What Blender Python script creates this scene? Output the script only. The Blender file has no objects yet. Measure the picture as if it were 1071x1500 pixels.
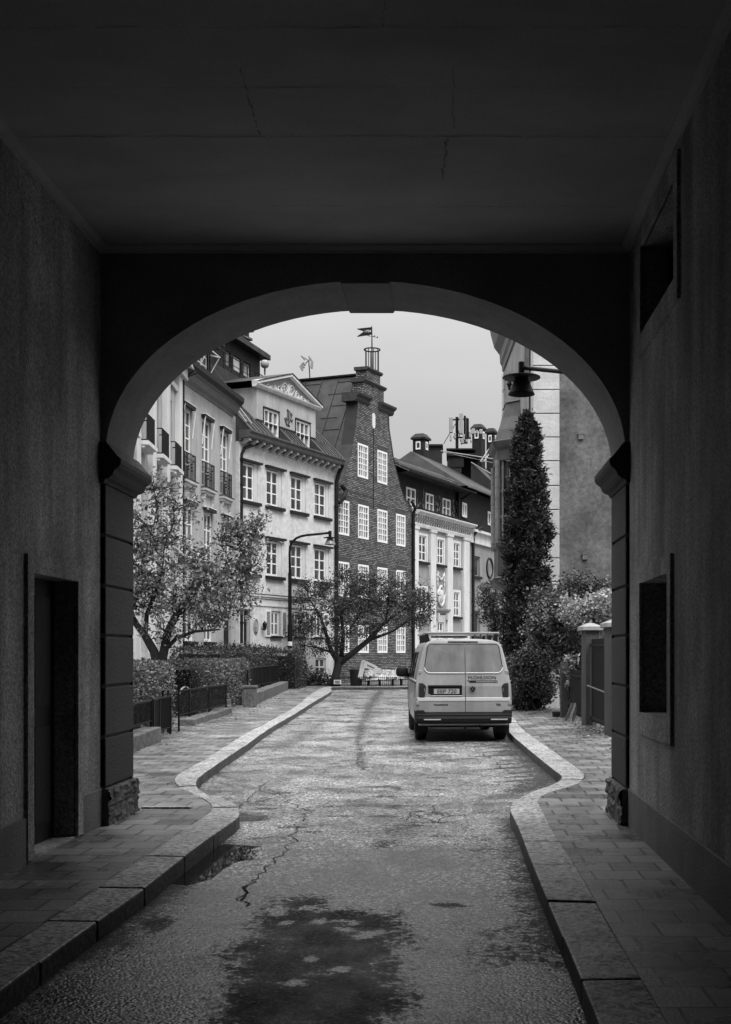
import bpy, math, random
import numpy as np
from mathutils import Vector as V, Matrix, noise
random.seed(7); RNG=np.random.default_rng(7)
S=bpy.context.scene; COL=S.collection
# image calibration (photograph 1071 x 1500): used only to read real positions off the photograph
F_=1790.; CX=659.; CY=956.; EYE=1.6
def W(x,y,D): return V(((x-CX)/F_*D, D, EYE+(CY-y)/F_*D))
def G(x,y,z=0.): D=(EYE-z)*F_/(y-CY); return V(((x-CX)/F_*D,D,z))
ORG={}
def reg(o,p=None,org=None): ORG[o.name]=V(org) if org is not None else (ORG[p.name] if p else V((0,0,0)))
def props(o,label=None,cat=None,group=None,kind=None):
    for k,v in (('label',label),('category',cat),('group',group),('kind',kind)):
        if v: o[k]=v
    return o
def empty(name,loc,label,cat,group=None,rz=0.,local=False):
    o=bpy.data.objects.new(name,None); COL.objects.link(o); o.location=loc; o.rotation_euler=(0,0,rz); o.empty_display_size=.2
    props(o,label,cat,group); reg(o,org=(0,0,0) if local else loc); return o
class MB:
    def __init__(s): s.v=[]; s.f=[]; s.m=[]
    def face(s,pts,m=0):
        n=len(s.v); s.v+=[tuple(p) for p in pts]; s.f.append(tuple(range(n,n+len(pts)))); s.m.append(m)
    def mesh(s,vs,fs,m=0):
        n=len(s.v); s.v+=[tuple(p) for p in vs]; s.f+=[tuple(i+n for i in f) for f in fs]; s.m+=[m]*len(fs)
    def b8(s,p,m=0): s.mesh(p,[(0,3,2,1),(4,5,6,7),(0,1,5,4),(1,2,6,5),(2,3,7,6),(3,0,4,7)],m)
    def box(s,x0,x1,y0,y1,z0,z1,m=0): s.b8([(x0,y0,z0),(x1,y0,z0),(x1,y1,z0),(x0,y1,z0),(x0,y0,z1),(x1,y0,z1),(x1,y1,z1),(x0,y1,z1)],m)
    def prism(s,poly,ext,m=0):
        n=len(poly); e=V(ext); a=[V(p) for p in poly]; b=[p+e for p in a]
        s.mesh(a+b,[tuple(range(n))[::-1],tuple(range(n,2*n))]+[(i,(i+1)%n,n+(i+1)%n,n+i) for i in range(n)],m)
    def tube(s,pts,r,n=8,m=0,cap=True):
        pts=[V(p) for p in pts]; R=r if isinstance(r,(list,tuple)) else [r]*len(pts)
        vs=[];fs=[];up=None
        for i,p in enumerate(pts):
            t=(pts[min(i+1,len(pts)-1)]-pts[max(i-1,0)]);  t=t.normalized() if t.length>1e-9 else V((0,0,1))
            if up is None: up=t.orthogonal().normalized()
            up=(up-t*up.dot(t)); up=up.normalized() if up.length>1e-6 else t.orthogonal().normalized()
            w=t.cross(up)
            for k in range(n):
                a=2*math.pi*k/n; vs.append(p+(up*math.cos(a)+w*math.sin(a))*R[i])
        for i in range(len(pts)-1):
            for k in range(n): fs.append((i*n+k,i*n+(k+1)%n,(i+1)*n+(k+1)%n,(i+1)*n+k))
        if cap: fs.append(tuple(range(n))[::-1]); fs.append(tuple(range((len(pts)-1)*n,len(pts)*n)))
        s.mesh(vs,fs,m)
    def lathe(s,c,prof,n=24,m=0,sy=1.):
        c=V(c); vs=[];fs=[]
        for r,z in prof:
            for k in range(n):
                a=2*math.pi*k/n; vs.append(c+V((r*math.cos(a),r*math.sin(a)*sy,z)))
        for i in range(len(prof)-1):
            for k in range(n): fs.append((i*n+k,i*n+(k+1)%n,(i+1)*n+(k+1)%n,(i+1)*n+k))
        s.mesh(vs,fs,m)
    def build(s,name,mats,parent=None,smooth=False,bevel=0.,uvd=None,seg=1):
        if not isinstance(mats,(list,tuple)): mats=[mats]
        me=bpy.data.meshes.new(name); off=ORG[parent.name] if parent else V((0,0,0))
        me.from_pydata([(a-off.x,b-off.y,c-off.z) for a,b,c in s.v],[],s.f)
        for m in mats: me.materials.append(m)
        if len(mats)>1: me.polygons.foreach_set('material_index',s.m)
        if smooth: me.polygons.foreach_set('use_smooth',[True]*len(me.polygons))
        if uvd is not None:
            co=np.array(s.v); li=np.empty(len(me.loops),int); me.loops.foreach_get('vertex_index',li)
            nrm=np.empty(len(me.polygons)*3); me.polygons.foreach_get('normal',nrm); nrm=nrm.reshape(-1,3)
            lt=np.empty(len(me.polygons),int); me.polygons.foreach_get('loop_total',lt); ln=np.repeat(nrm,lt,axis=0)
            c=co[li]; d=np.array(uvd[:2]); u=c[:,0]*d[0]+c[:,1]*d[1]; w=c[:,0]*-d[1]+c[:,1]*d[0]
            face=np.abs(ln[:,0]*d[0]+ln[:,1]*d[1])>.7; u=np.where(face,w,u)
            vv=np.where(np.abs(ln[:,2])>.8,w,c[:,2])
            l=me.uv_layers.new(name='UVMap'); l.data.foreach_set('uv',np.stack([u,vv],1).ravel())
        me.validate(); me.update()
        o=bpy.data.objects.new(name,me); COL.objects.link(o)
        if parent: o.parent=parent; reg(o,parent)
        else: reg(o)
        if bevel: b=o.modifiers.new('b','BEVEL'); b.width=bevel; b.segments=seg; b.limit_method='ANGLE'
        return o
# ---------------------------------------------------------------- materials (the photograph is black and white: every colour is a grey)
def g3(v): return (v,v,v,1)
def newmat(name):
    m=bpy.data.materials.new(name); m.use_nodes=True; nt=m.node_tree
    b=nt.nodes['Principled BSDF']; return m,nt,b
class N:
    def __init__(s,nt): s.nt=nt
    def __call__(s,t,**kw):
        n=s.nt.nodes.new(t)
        for k,v in kw.items():
            if k[0]=='_': n.inputs[int(k[1:])].default_value=v
            else: setattr(n,k,v)
        return n
    def l(s,a,b): s.nt.links.new(a,b)
def ramp(k,src,pts):
    r=k('ShaderNodeValToRGB'); e=r.color_ramp.elements
    e[0].position=pts[0][0]; e[0].color=g3(pts[0][1]); e[1].position=pts[-1][0]; e[1].color=g3(pts[-1][1])
    for p,c in pts[1:-1]: x=e.new(p); x.color=g3(c)
    k.l(src,r.inputs[0]); return r.outputs[0]
def math2(k,op,a,b):
    n=k('ShaderNodeMath',operation=op)
    for i,x in enumerate((a,b)):
        if isinstance(x,(int,float)): n.inputs[i].default_value=x
        else: k.l(x,n.inputs[i])
    return n.outputs[0]
def noise_(k,vec,scale,detail=5,rough=.6,st=None):
    if st:
        mp=k('ShaderNodeMapping'); mp.inputs['Scale'].default_value=st; k.l(vec,mp.inputs[0]); vec=mp.outputs[0]
    n=k('ShaderNodeTexNoise'); n.inputs['Scale'].default_value=scale; n.inputs['Detail'].default_value=detail; n.inputs['Roughness'].default_value=rough
    k.l(vec,n.inputs['Vector']); return n.outputs[0]
def mat(name,col,rough=.8,var=.25,scale=1.5,bump=.0,bscale=25.,spec=.5,streak=0.,fine=0.,metal=0.,rv=0.,coat=0.):
    m,nt,b=newmat(name); k=N(nt); tc=k('ShaderNodeTexCoord').outputs['Object']
    b.inputs['Roughness'].default_value=rough; b.inputs['Specular IOR Level'].default_value=spec; b.inputs['Metallic'].default_value=metal
    b.inputs['Coat Weight'].default_value=coat
    f=ramp(k,noise_(k,tc,scale),[(.3,1-var),(.7,1+var*.6)])
    if streak: f=math2(k,'MULTIPLY',f,ramp(k,noise_(k,tc,2.2,4,.65,(1,1,.12)),[(.35,1-streak),(.62,1.05)]))
    if fine: f=math2(k,'MULTIPLY',f,ramp(k,noise_(k,tc,bscale*1.3,3,.7),[(.35,max(.08,1-fine)),(.65,1+fine)]))
    c=math2(k,'MULTIPLY',f,col); k.l(c,b.inputs['Base Color'])
    if rv: k.l(ramp(k,noise_(k,tc,scale*2.3),[(.35,max(.02,rough-rv)),(.65,min(1,rough+rv))]),b.inputs['Roughness'])
    if bump:
        bp=k('ShaderNodeBump'); bp.inputs['Strength'].default_value=min(1,bump); bp.inputs['Distance'].default_value=.02
        k.l(noise_(k,tc,bscale,6,.65),bp.inputs['Height']); k.l(bp.outputs[0],b.inputs['Normal'])
    return m
def brickmat(name,c1,c2,cm,bw,rh,mort,rough=.85,off=.5,bump=.6,uv=True,var=.3,gloss=None,warp=0.):
    m,nt,b=newmat(name); k=N(nt); tcn=k('ShaderNodeTexCoord'); tc=tcn.outputs['UV'] if uv else tcn.outputs['Object']; ob=tcn.outputs['Object']
    br=k('ShaderNodeTexBrick',offset=off,squash=1.0); k.l(tc,br.inputs['Vector'])
    for n_,v_ in (('Color1',g3(c1)),('Color2',g3(c2)),('Mortar',g3(cm)),('Scale',1.),('Mortar Size',mort),('Mortar Smooth',.05),('Bias',-.1),('Brick Width',bw),('Row Height',rh)): br.inputs[n_].default_value=v_
    f=ramp(k,noise_(k,ob,1.1,6),[(.3,1-var),(.7,1+var*.6)]); f=math2(k,'MULTIPLY',f,ramp(k,noise_(k,ob,60,3,.7),[(.3,.75),(.7,1.25)]))
    bw_=k('ShaderNodeRGBToBW'); k.l(br.outputs[0],bw_.inputs[0]); k.l(math2(k,'MULTIPLY',bw_.outputs[0],f),b.inputs['Base Color'])
    b.inputs['Roughness'].default_value=rough
    if gloss: k.l(ramp(k,noise_(k,ob,1.7,5),[(.38,gloss),(.62,rough)]),b.inputs['Roughness'])
    bp=k('ShaderNodeBump'); bp.inputs['Strength'].default_value=bump; bp.inputs['Distance'].default_value=.012
    h=math2(k,'SUBTRACT',math2(k,'MULTIPLY',noise_(k,ob,45,5,.7),.35),br.outputs['Fac']); k.l(h,bp.inputs['Height']); k.l(bp.outputs[0],b.inputs['Normal'])
    return m
def leafmat(name,lo,hi,rough=.45,trans=.25):
    m,nt,b=newmat(name); k=N(nt); ge=k('ShaderNodeNewGeometry')
    c=ramp(k,ge.outputs['Random Per Island'],[(0,lo),(.6,(lo+hi)/2),(1,hi)]); k.l(c,b.inputs['Base Color'])
    b.inputs['Roughness'].default_value=rough
    tr=k('ShaderNodeBsdfTranslucent'); k.l(c,tr.inputs[0]); mx=k('ShaderNodeMixShader'); mx.inputs[0].default_value=trans
    k.l(b.outputs[0],mx.inputs[1]); k.l(tr.outputs[0],mx.inputs[2]); k.l(mx.outputs[0],nt.nodes['Material Output'].inputs[0]); return m
def asphalt(name):
    m,nt,b=newmat(name); k=N(nt); tc=k('ShaderNodeTexCoord').outputs['Object']
    def attr(n): a=k('ShaderNodeAttribute',attribute_name=n); return a.outputs['Fac']
    wet_dark=attr('damp_dark'); pud=attr('puddle')
    big=noise_(k,tc,.9,6,.62); mid=noise_(k,tc,4.,6,.7,(1,.6,1)); ag=noise_(k,tc,75,2,.6)
    vo=k('ShaderNodeTexVoronoi',feature='F1'); vo.inputs['Scale'].default_value=58; k.l(tc,vo.inputs['Vector'])
    vc=k('ShaderNodeRGBToBW'); k.l(vo.outputs['Color'],vc.inputs[0])
    # damp_dark mask: painted stains and dark patches, each edge broken up by noise
    fi=noise_(k,tc,19.,5,.75); e=math2(k,'ADD',wet_dark,math2(k,'MULTIPLY',math2(k,'SUBTRACT',mid,.5),1.5)); e=math2(k,'ADD',e,math2(k,'MULTIPLY',math2(k,'SUBTRACT',fi,.5),2.4)); e=math2(k,'ADD',e,math2(k,'MULTIPLY',math2(k,'SUBTRACT',ag,.5),.6))
    dm=ramp(k,e,[(.38,0),(.66,1)])
    pm=ramp(k,math2(k,'ADD',pud,math2(k,'MULTIPLY',math2(k,'SUBTRACT',mid,.5),.5)),[(.45,0),(.55,1)])
    st=ramp(k,vc.outputs[0],[(.1,.012),(.4,.06),(.55,.16),(.7,.38),(.9,.8)]); st=math2(k,'MULTIPLY',st,ramp(k,noise_(k,tc,30,6,.85),[(.36,.45),(.64,1.55)]))
    st=math2(k,'MULTIPLY',st,ramp(k,big,[(.33,.42),(.66,1.5)])); st=math2(k,'MULTIPLY',st,ramp(k,mid,[(.3,.7),(.7,1.3)]))
    st=math2(k,'MULTIPLY',st,math2(k,'SUBTRACT',1.,math2(k,'MULTIPLY',dm,.80)))
    st=math2(k,'MULTIPLY',st,math2(k,'SUBTRACT',1.,math2(k,'MULTIPLY',pm,.93)))
    k.l(st,b.inputs['Base Color'])
    r=ramp(k,math2(k,'ADD',math2(k,'MULTIPLY',big,.5),math2(k,'MULTIPLY',mid,.5)),[(.38,.13),(.64,.50)])
    r=math2(k,'ADD',r,math2(k,'MULTIPLY',dm,.3)); r=math2(k,'MULTIPLY',r,math2(k,'SUBTRACT',1.,math2(k,'MULTIPLY',pm,.96)))
    k.l(r,b.inputs['Roughness'])
    k.l(math2(k,'SUBTRACT',.62,math2(k,'MULTIPLY',dm,.45)),b.inputs['Specular IOR Level'])
    bp=k('ShaderNodeBump'); bp.inputs['Distance'].default_value=.008
    k.l(math2(k,'MULTIPLY',math2(k,'SUBTRACT',1.,pm),.42),bp.inputs['Strength'])
    k.l(math2(k,'ADD',math2(k,'MULTIPLY',vo.outputs['Distance'],-1.2),math2(k,'MULTIPLY',ag,.6)),bp.inputs['Height']); k.l(bp.outputs[0],b.inputs['Normal'])
    return m
def glassmat(name,c=.02,rough=.04):
    m,nt,b=newmat(name); b.inputs['Base Color'].default_value=g3(c); b.inputs['Roughness'].default_value=rough; b.inputs['IOR'].default_value=1.5
    k=N(nt); tc=k('ShaderNodeTexCoord').outputs['Object']
    k.l(ramp(k,noise_(k,tc,1.1,3,.5,(1,1,.6)),[(.42,c*.4),(.55,c*1.5),(.68,min(.5,c*5))]),b.inputs['Base Color']); return m
m_asph=asphalt('asphalt')
m_pave=brickmat('paving_slabs',.15,.32,.003,.32,.32,.0095,rough=.5,uv=False,gloss=.2,var=.6,bump=1.)
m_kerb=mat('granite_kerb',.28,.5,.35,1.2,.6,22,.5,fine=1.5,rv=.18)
m_kerb_shade=mat('granite_kerb_shaded_face',.07,.6,.4,3,.6,22,.4,fine=.9)  # same granite with shade painted in, for the upright kerb faces
m_joint=mat('kerb_joint',.01,.9,.1)
m_soil=mat('soil',.05,.95,.4,2,.8,20)
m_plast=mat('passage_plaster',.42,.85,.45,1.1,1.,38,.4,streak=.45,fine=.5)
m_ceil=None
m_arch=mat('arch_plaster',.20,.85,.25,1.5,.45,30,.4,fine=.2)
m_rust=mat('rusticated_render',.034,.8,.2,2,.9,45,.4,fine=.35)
m_rough=mat('rough_granite',.10,.8,.5,6,1.,9,.4,fine=.4)
m_plinth=mat('plinth_granite',.15,.7,.25,3,.5,50,.4,fine=.5)
m_cream=mat('cream_render',.62,.85,.16,2.6,1.,5,.3,streak=.06,fine=.10)
m_creams=mat('smooth_render',.62,.85,.08,1.2,.1,30,.3,streak=.12)
m_left=mat('grey_render',.42,.85,.14,1.5,.5,12,.3,streak=.15)
m_white=mat('white_paint',.82,.5,.06,3)
m_stone=mat('light_stone',.54,.8,.2,1.5,.8,12,.3,streak=.1)
m_stone2=mat('pilaster_stone',.66,.8,.08,1.5,.2,16,.3,streak=.15)
m_panelr=mat('dark_render',.22,.85,.2,1.2,.4,14,.3,streak=.2)
m_gable=mat('gable_render',.15,.9,.5,.8,1.,6,.3,streak=.2,fine=.25)
m_grey=mat('ashlar_grey',.30,.85,.2,1.5,.4,12,.3,streak=.2)
m_dark=mat('dark_metal',.012,.55,.2,4,.1,20,.22)
m_iron=mat('black_iron',.007,.55,.2,4,0,20,.2)
m_roof=mat('roof_sheet',.026,.5,.4,1.0,.1,6,.3,rv=.12)
m_roofl=mat('roof_sheet_pale',.06,.45,.45,2.,.2,6,.4,rv=.15,streak=.4)
m_tile=mat('roof_tile',.035,.4,.6,5,.12,7,.5,rv=.2,streak=.3)
m_wood=mat('dark_boards',.022,.7,.4,2.5,.3,14,.2,streak=.25)
m_copper=mat('bay_metal',.08,.5,.3,2,.15,10,.5,streak=.35)
m_brick=brickmat('brickwork',.10,.34,.012,.26,.086,.022,bump=.5,var=.3)
m_brickd=mat('soldier_brick',.045,.85,.3,6,.4,20)
m_glass=glassmat('window_glass',.02); m_curt=mat('curtain',.20,.9,.4,3,0,1)
m_bark=mat('bark',.025,.9,.4,6,.9,18)
m_leafL=leafmat('leaf_pale',.012,.34,.33,.25); m_leafM=leafmat('leaf_dark',.015,.10); m_leafH=leafmat('leaf_hedge',.03,.26)
m_leafT=leafmat('leaf_thuja',.006,.042,.6,.1); m_leafB=leafmat('leaf_bush',.015,.2,.3); m_leafW=leafmat('leaf_bright',.12,.6,.4,.35)
m_core=mat('hedge_shade_core',.008,.95,.2)  # near-black solid core: shade among the leaves put into the colour
m_van=mat('van_paint',.33,.34,.12,1.5,0,1,.5,streak=.22,coat=.25); m_vanp=mat('van_panel',.24,.22,.25,2.5,0,1,.5,streak=.35,coat=.4); m_vanl=mat('van_trim_pale',.62,.3,.05); m_black=mat('black_plastic',.008,.6,.2,5,.1,60,.22)
m_tyre=mat('tyre_rubber',.012,.75,.2,8,.3,40); m_red=mat('lamp_lens',.035,.12,.2,9); m_redl=mat('lamp_lens_pale',.5,.15,.1,9); m_plate=mat('number_plate',.42,.4,.05)
m_chrome=mat('steel',.35,.3,.1,3,metal=.6)
m_ant=mat('antenna_grey',.30,.5,.15,3); m_tarp=mat('white_tarpaulin',.85,.5,.3,5,.6,8)
m_lampin=mat('lamp_enamel',.22,.35,.15,4)
import bmesh
# ---------------------------------------------------------------- setting: ground, road, pavements, kerbs
PZ=.12
def poly_sheet(name,pts,z,m,kind='structure'):
    from mathutils.geometry import tessellate_polygon
    b=MB(); p=[V((x,y,z)) for x,y in pts]; t=tessellate_polygon([p])
    b.mesh(p,[tuple(f) for f in t]); o=b.build(name,m); me=o.data
    for f in me.polygons:
        if f.normal.z<0: f.flip()
    o['kind']=kind; return o
b=MB(); b.face([(-300,-40,-.06),(300,-40,-.06),(300,600,-.06),(-300,600,-.06)]); b.build('ground',m_soil)['kind']='structure'
def px(pts,z,ox=0,oy=0,s=1.): return [G(ox+x/s,oy+y/s,z) for x,y in pts]
Lo=[(107.5,1372.5),(202.7,1307),(253,1268),(313,1223),(346.5,1199),(351,1189.5),(344.6,1178),(324,1169.7),(305.4,1163),(290.5,1154),(288,1144.6),(298,1133.4),(324,1114.8),(361.4,1090.5),(398.8,1064.3),(428.7,1047.5),(458.5,1028.9),(484.7,1013)]
Li=[(107.5,1322),(212,1254.8),(268,1217.5),(301.7,1193.2),(311,1185.7),(309,1178),(290.5,1166),(264.3,1154),(255,1144.6),(260.6,1133.4),(286.7,1118.5),(316.6,1101.7),(361.4,1073.7),(410,1048),(436,1032.6),(458.5,1014.5)]
Ro=[(833.7,1392),(784.5,1277.9),(759.9,1214),(747.7,1188),(749.7,1178),(759.9,1169.3),(775.8,1160.6),(799,1152),(816.3,1144.7),(822.7,1139),(820.6,1134.6),(804.7,1121.6),(775.8,1098.4),(749.7,1075.8)]
Ri=[(916,1392),(851,1280.8),(807.6,1212.7),(796,1189.6),(788,1173.7),(793,1166),(810.5,1157.7),(845,1149),(856.8,1137.5),(849.6,1127),(822,1107),(784.5,1081),(760,1062)]
def line(pts,first,last):
    q=[G(x,y,PZ) for x,y in pts]; f=V(first); return [f.lerp(q[0],t) for t in (0,.25,.5,.7,.85,.93)]+q+[V(l) for l in last]
def smooth_line(q,step=.12):
    # Catmull-Rom then resample
    out=[]
    for i in range(len(q)-1):
        p0=q[max(i-1,0)];p1=q[i];p2=q[i+1];p3=q[min(i+2,len(q)-1)]
        n=max(2,int((p2-p1).length/step)); n=min(n,60)
        for k in range(n):
            t=k/n; out.append(.5*((2*p1)+(p2-p0)*t+(2*p0-5*p1+4*p2-p3)*t*t+(3*p1-p0-3*p2+p3)*t**3))
    out.append(q[-1]); return out
lo=smooth_line(line(Lo,(-2.03,-8,PZ),[(-5.0,51.6,PZ),(-4.6,52.6,PZ),(-2.,53,PZ),(.8,57,PZ),(2.4,66,PZ),(3.4,90,PZ)]))
li=smooth_line(line(Li,(-2.33,-8,PZ),[(-5.35,52.2,PZ),(-4.8,53.1,PZ),(-2.1,53.4,PZ),(.45,57.2,PZ),(2.0,66,PZ),(3.0,90,PZ)]))
ro=smooth_line(line(Ro,(.60,-8,PZ),[(1.1,26,PZ),(1.05,36,PZ),(1.2,50,PZ),(2.8,62,PZ),(6.5,90,PZ)]))
ri=smooth_line(line(Ri,(.93,-8,PZ),[(1.45,27,PZ),(1.4,36,PZ),(1.55,50,PZ),(3.2,62,PZ),(7.0,90,PZ)]))
def kerb(name,a,bb,sgn):
    # resample inner line to outer by nearest arc fraction, in ~1 m stones with open joints
    L=[0]
    for i in range(1,len(a)): L.append(L[-1]+(a[i]-a[i-1]).length)
    mb=MB(); nxt=.9; seg=[]
    inner=[min(bb,key=lambda q:(q-p).length) for p in a]
    # smooth pairing
    for _ in range(6): inner=[inner[0]]+[(inner[i-1]+inner[i]*2+inner[i+1])/4 for i in range(1,len(inner)-1)]+[inner[-1]]
    st=0; cuts=[0]
    for i in range(1,len(a)):
        if L[i]-L[st]>.95+.15*math.sin(i): cuts.append(i); st=i
    cuts.append(len(a)-1)
    for c in range(len(cuts)-1):
        i0,i1=cuts[c],cuts[c+1]
        if i1<=i0: continue
        pa=[V(a[i]) for i in range(i0,i1+1)]; pb=[V(inner[i]) for i in range(i0,i1+1)]
        if pa[0].y<60:
            for q in (pa,pb):
                if len(q)>1:
                    d=(q[1]-q[0]); 
                    if d.length>0: q[0]=q[0]+d.normalized()*min(.016,d.length*.4)
        dz=random.uniform(-.007,.006); n=len(pa)
        top=[p+V((0,0,dz)) for p in pa]+[p+V((0,0,dz)) for p in pb]
        lo_=[V((p.x,p.y,-.03)) for p in pa]+[V((p.x,p.y,-.03)) for p in pb]
        vs=top+lo_; fs=[]
        for i in range(n-1):
            fs.append((i,i+1,n+i+1,n+i)); fs.append((2*n+i,2*n+i+1,i+1,i)); fs.append((n+i,n+i+1,3*n+i+1,3*n+i))
        fs.append((0,n,3*n,2*n)); fs.append((n-1,3*n-1,4*n-1,2*n-1))
        if sgn<0: fs=[tuple(reversed(f)) for f in fs]
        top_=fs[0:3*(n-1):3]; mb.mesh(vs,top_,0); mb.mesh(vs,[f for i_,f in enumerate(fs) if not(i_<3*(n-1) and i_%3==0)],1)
    o=mb.build(name,[m_kerb,m_kerb_shade]); o['kind']='structure'
    bm=bmesh.new(); bm.from_mesh(o.data); bmesh.ops.remove_doubles(bm,verts=bm.verts,dist=.0005); bm.to_mesh(o.data); bm.free()
    bv=o.modifiers.new('b','BEVEL'); bv.width=.012; bv.segments=2; bv.limit_method='ANGLE'; bv.angle_limit=math.radians(50)
    return inner
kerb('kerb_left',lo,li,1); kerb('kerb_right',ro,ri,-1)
# pavement sheets just below kerb tops; they run under the kerb a little
def off_poly(l,dx): return [(p.x+dx,p.y) for p in l]
poly_sheet('pavement_left',[(p.x+.004,p.y) for p in li]+[(3.0,97),(-30,97),(-30,-8)],PZ-.006,m_pave)
poly_sheet('pavement_right',[(p.x-.004,p.y) for p in ri]+[(30,90),(30,-8)],PZ-.006,m_pave)
poly_sheet('kerb_bed_left',[(p.x-.03,p.y) for p in lo[::3]]+[(3.3,90)]+[(p.x-.2,p.y) for p in li[::-3]],.06,m_joint)
poly_sheet('kerb_bed_right',[(p.x+.03,p.y) for p in ro[::3]]+[(p.x+.2,p.y) for p in ri[::-3]],.06,m_joint)
# road: dense grid carrying the damp stains, dark patches and puddles of the photograph
def inpoly(x,y,P):
    r=np.zeros(x.shape,bool); j=len(P)-1
    for i in range(len(P)):
        xi,yi=P[i]; xj,yj=P[j]
        c=((yi>y)!=(yj>y)); r^= c&(x<(xj-xi)*(y-yi)/((yj-yi) if yj!=yi else 1e-9)+xi); j=i
    return r
def road():
    ys=np.concatenate([np.arange(-8,4.5,.5),np.arange(4.5,11,.035),np.arange(11,20,.06),np.arange(20,34,.12),np.arange(34,56,.3),np.arange(56,96,2.)])
    xs=np.concatenate([np.arange(-9,-4.2,.4),np.arange(-4.2,1.6,.04),np.arange(1.6,9.5,.4)])
    X,Y=np.meshgrid(xs,ys); v=np.stack([X,Y,np.zeros_like(X)],-1).reshape(-1,3)
    ny,nx=X.shape; i=np.arange((ny-1)*(nx-1)); r=i//(nx-1); c=i%(nx-1); a=r*nx+c
    f=np.stack([a,a+1,a+nx+1,a+nx],1)
    x=X.ravel(); y=Y.ravel(); damp_dark=np.zeros(x.size); pud=np.zeros(x.size)
    def g2(P): return [(G(p,q).x,G(p,q).y) for p,q in P]
    def blur_poly(P,wd,val,arr):
        P=g2(P); m=inpoly(x,y,P).astype(float)
        # signed distance, softened
        d=np.full(x.size,1e9); sel=(x>min(p[0] for p in P)-1)&(x<max(p[0] for p in P)+1)&(y>min(p[1] for p in P)-1)&(y<max(p[1] for p in P)+1)
        xs_,ys_=x[sel],y[sel]; dd=np.full(xs_.size,1e9)
        for k in range(len(P)):
            ax,ay=P[k]; bx,by=P[(k+1)%len(P)]; L=max((bx-ax)**2+(by-ay)**2,1e-9)
            t=np.clip(((xs_-ax)*(bx-ax)+(ys_-ay)*(by-ay))/L,0,1); dd=np.minimum(dd,np.hypot(xs_-ax-t*(bx-ax),ys_-ay-t*(by-ay)))
        d[sel]=dd; s=np.where(m>0,d,-d); np.maximum(arr,val*np.clip(.5+s/wd,0,1),out=arr)
    def stroke(P,w,val):
        P=[(p[0],p[1],p[2] if len(p)>2 else w) for p in P]
        for k in range(len(P)-1):
            a_=G(P[k][0],P[k][1]); b_=G(P[k+1][0],P[k+1][1]); L=max((b_-a_).length_squared,1e-9)
            t=np.clip(((x-a_.x)*(b_.x-a_.x)+(y-a_.y)*(b_.y-a_.y))/L,0,1); w_=P[k][2]+(P[k+1][2]-P[k][2])*t
            d=np.hypot(x-a_.x-t*(b_.x-a_.x),y-a_.y-t*(b_.y-a_.y)); np.maximum(damp_dark,val*np.clip(1-d/w_*.55,0,1),out=damp_dark)
    A=[(330,1430),(340,1385),(368,1360),(385,1348),(388,1330),(400,1318),(430,1315),(472,1317),(480,1332),(530,1334),(585,1342),(604,1352),(592,1372),(585,1410),(600,1450),(570,1540),(300,1540),(318,1470)]
    blur_poly(A,.42,1.,damp_dark)  # large dark ragged patch in the foreground
    for e in ((455,1405),(500,1420),(430,1440),(402,1333),(408,1338),(420,1352),(448,1330),(498,1349),(505,1362),(520,1352),(532,1372),(548,1366),(470,1350)):  # lighter spots inside that patch
        p=G(*e); np.multiply(damp_dark,1-np.exp(-(((x-p.x)/.05)**2+((y-p.y)/.07)**2)),out=damp_dark)
    blur_poly([(700,1420),(715,1370),(752,1345),(765,1320),(800,1318),(825,1345),(845,1420)],.5,.75,damp_dark)
    blur_poly([(735,1300),(748,1268),(770,1262),(792,1290),(800,1330),(760,1325)],.5,.7,damp_dark)
    blur_poly([(672,1245),(700,1225),(735,1228),(740,1245),(700,1262)],.5,.65,damp_dark)
    blur_poly([(206,1371),(200,1352),(225,1340),(250,1348),(240,1365)],.15,.85,damp_dark)
    blur_poly([(176,1350),(200,1325),(238,1312),(246,1320),(215,1340)],.2,.8,damp_dark)
    blur_poly([(250,1295),(290,1262),(318,1240),(330,1236),(352,1238),(388,1240),(384,1258),(350,1262),(330,1272),(310,1288),(275,1298)],.06,1.,pud)
    blur_poly([(346,1189),(358,1191),(378,1195),(396,1193),(398,1200),(380,1203),(350,1204)],.1,.9,damp_dark)
    blur_poly([(347,1180),(380,1172),(400,1169),(396,1174),(352,1184)],.1,.7,damp_dark)
    stroke([(558,1012,.16),(549,1024,.3),(541,1036,.2),(537,1050,.24),(530,1062,.13),(528,1072,.2),(524,1084,.1),(527,1095,.12),(531,1128,.05)],.3,.72)
    stroke([(505,1094,.12),(528,1094,.18),(548,1084,.1)],.2,.7)
    stroke([(738,1068,.3),(760,1095,.3),(785,1118,.3),(806,1136,.35),(795,1148,.3),(760,1160,.18)],.3,1.); stroke([(120,1400,.22),(215,1325,.2),(262,1292,.14),(325,1240,.12)],.2,.95); stroke([(748,1200,.16),(765,1245,.2),(790,1310,.22),(820,1390,.25)],.2,.8)
    for q in range(9):
        yy=1092+q*6.2; xr=768+(yy-1092)*.85; stroke([(xr,yy,.2),(xr-18-9*(q%3),yy+1.5,.16),(xr-50-16*(q%3),yy+4,.07)],.1,.9)
    blur_poly([(606,1062),(748,1062),(752,1086),(606,1086)],.5,1.,damp_dark)  # darker road over the van's footprint
    stroke([(610,1092,.1),(700,1094,.1),(745,1090,.12)],.1,.7)
    stroke([(640,1325,.05),(660,1326,.08),(676,1328,.04)],.1,1.); stroke([(480,1182,.2),(540,1180,.15),(600,1186,.1)],.2,.62)
    stroke([(528,1153,.08),(570,1152,.14),(590,1158,.05)],.1,.8); stroke([(480,1155,.12),(500,1163,.05)],.1,.6); stroke([(545,1196,.15),(580,1200,.2),(640,1190,.15)],.1,.6)
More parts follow.
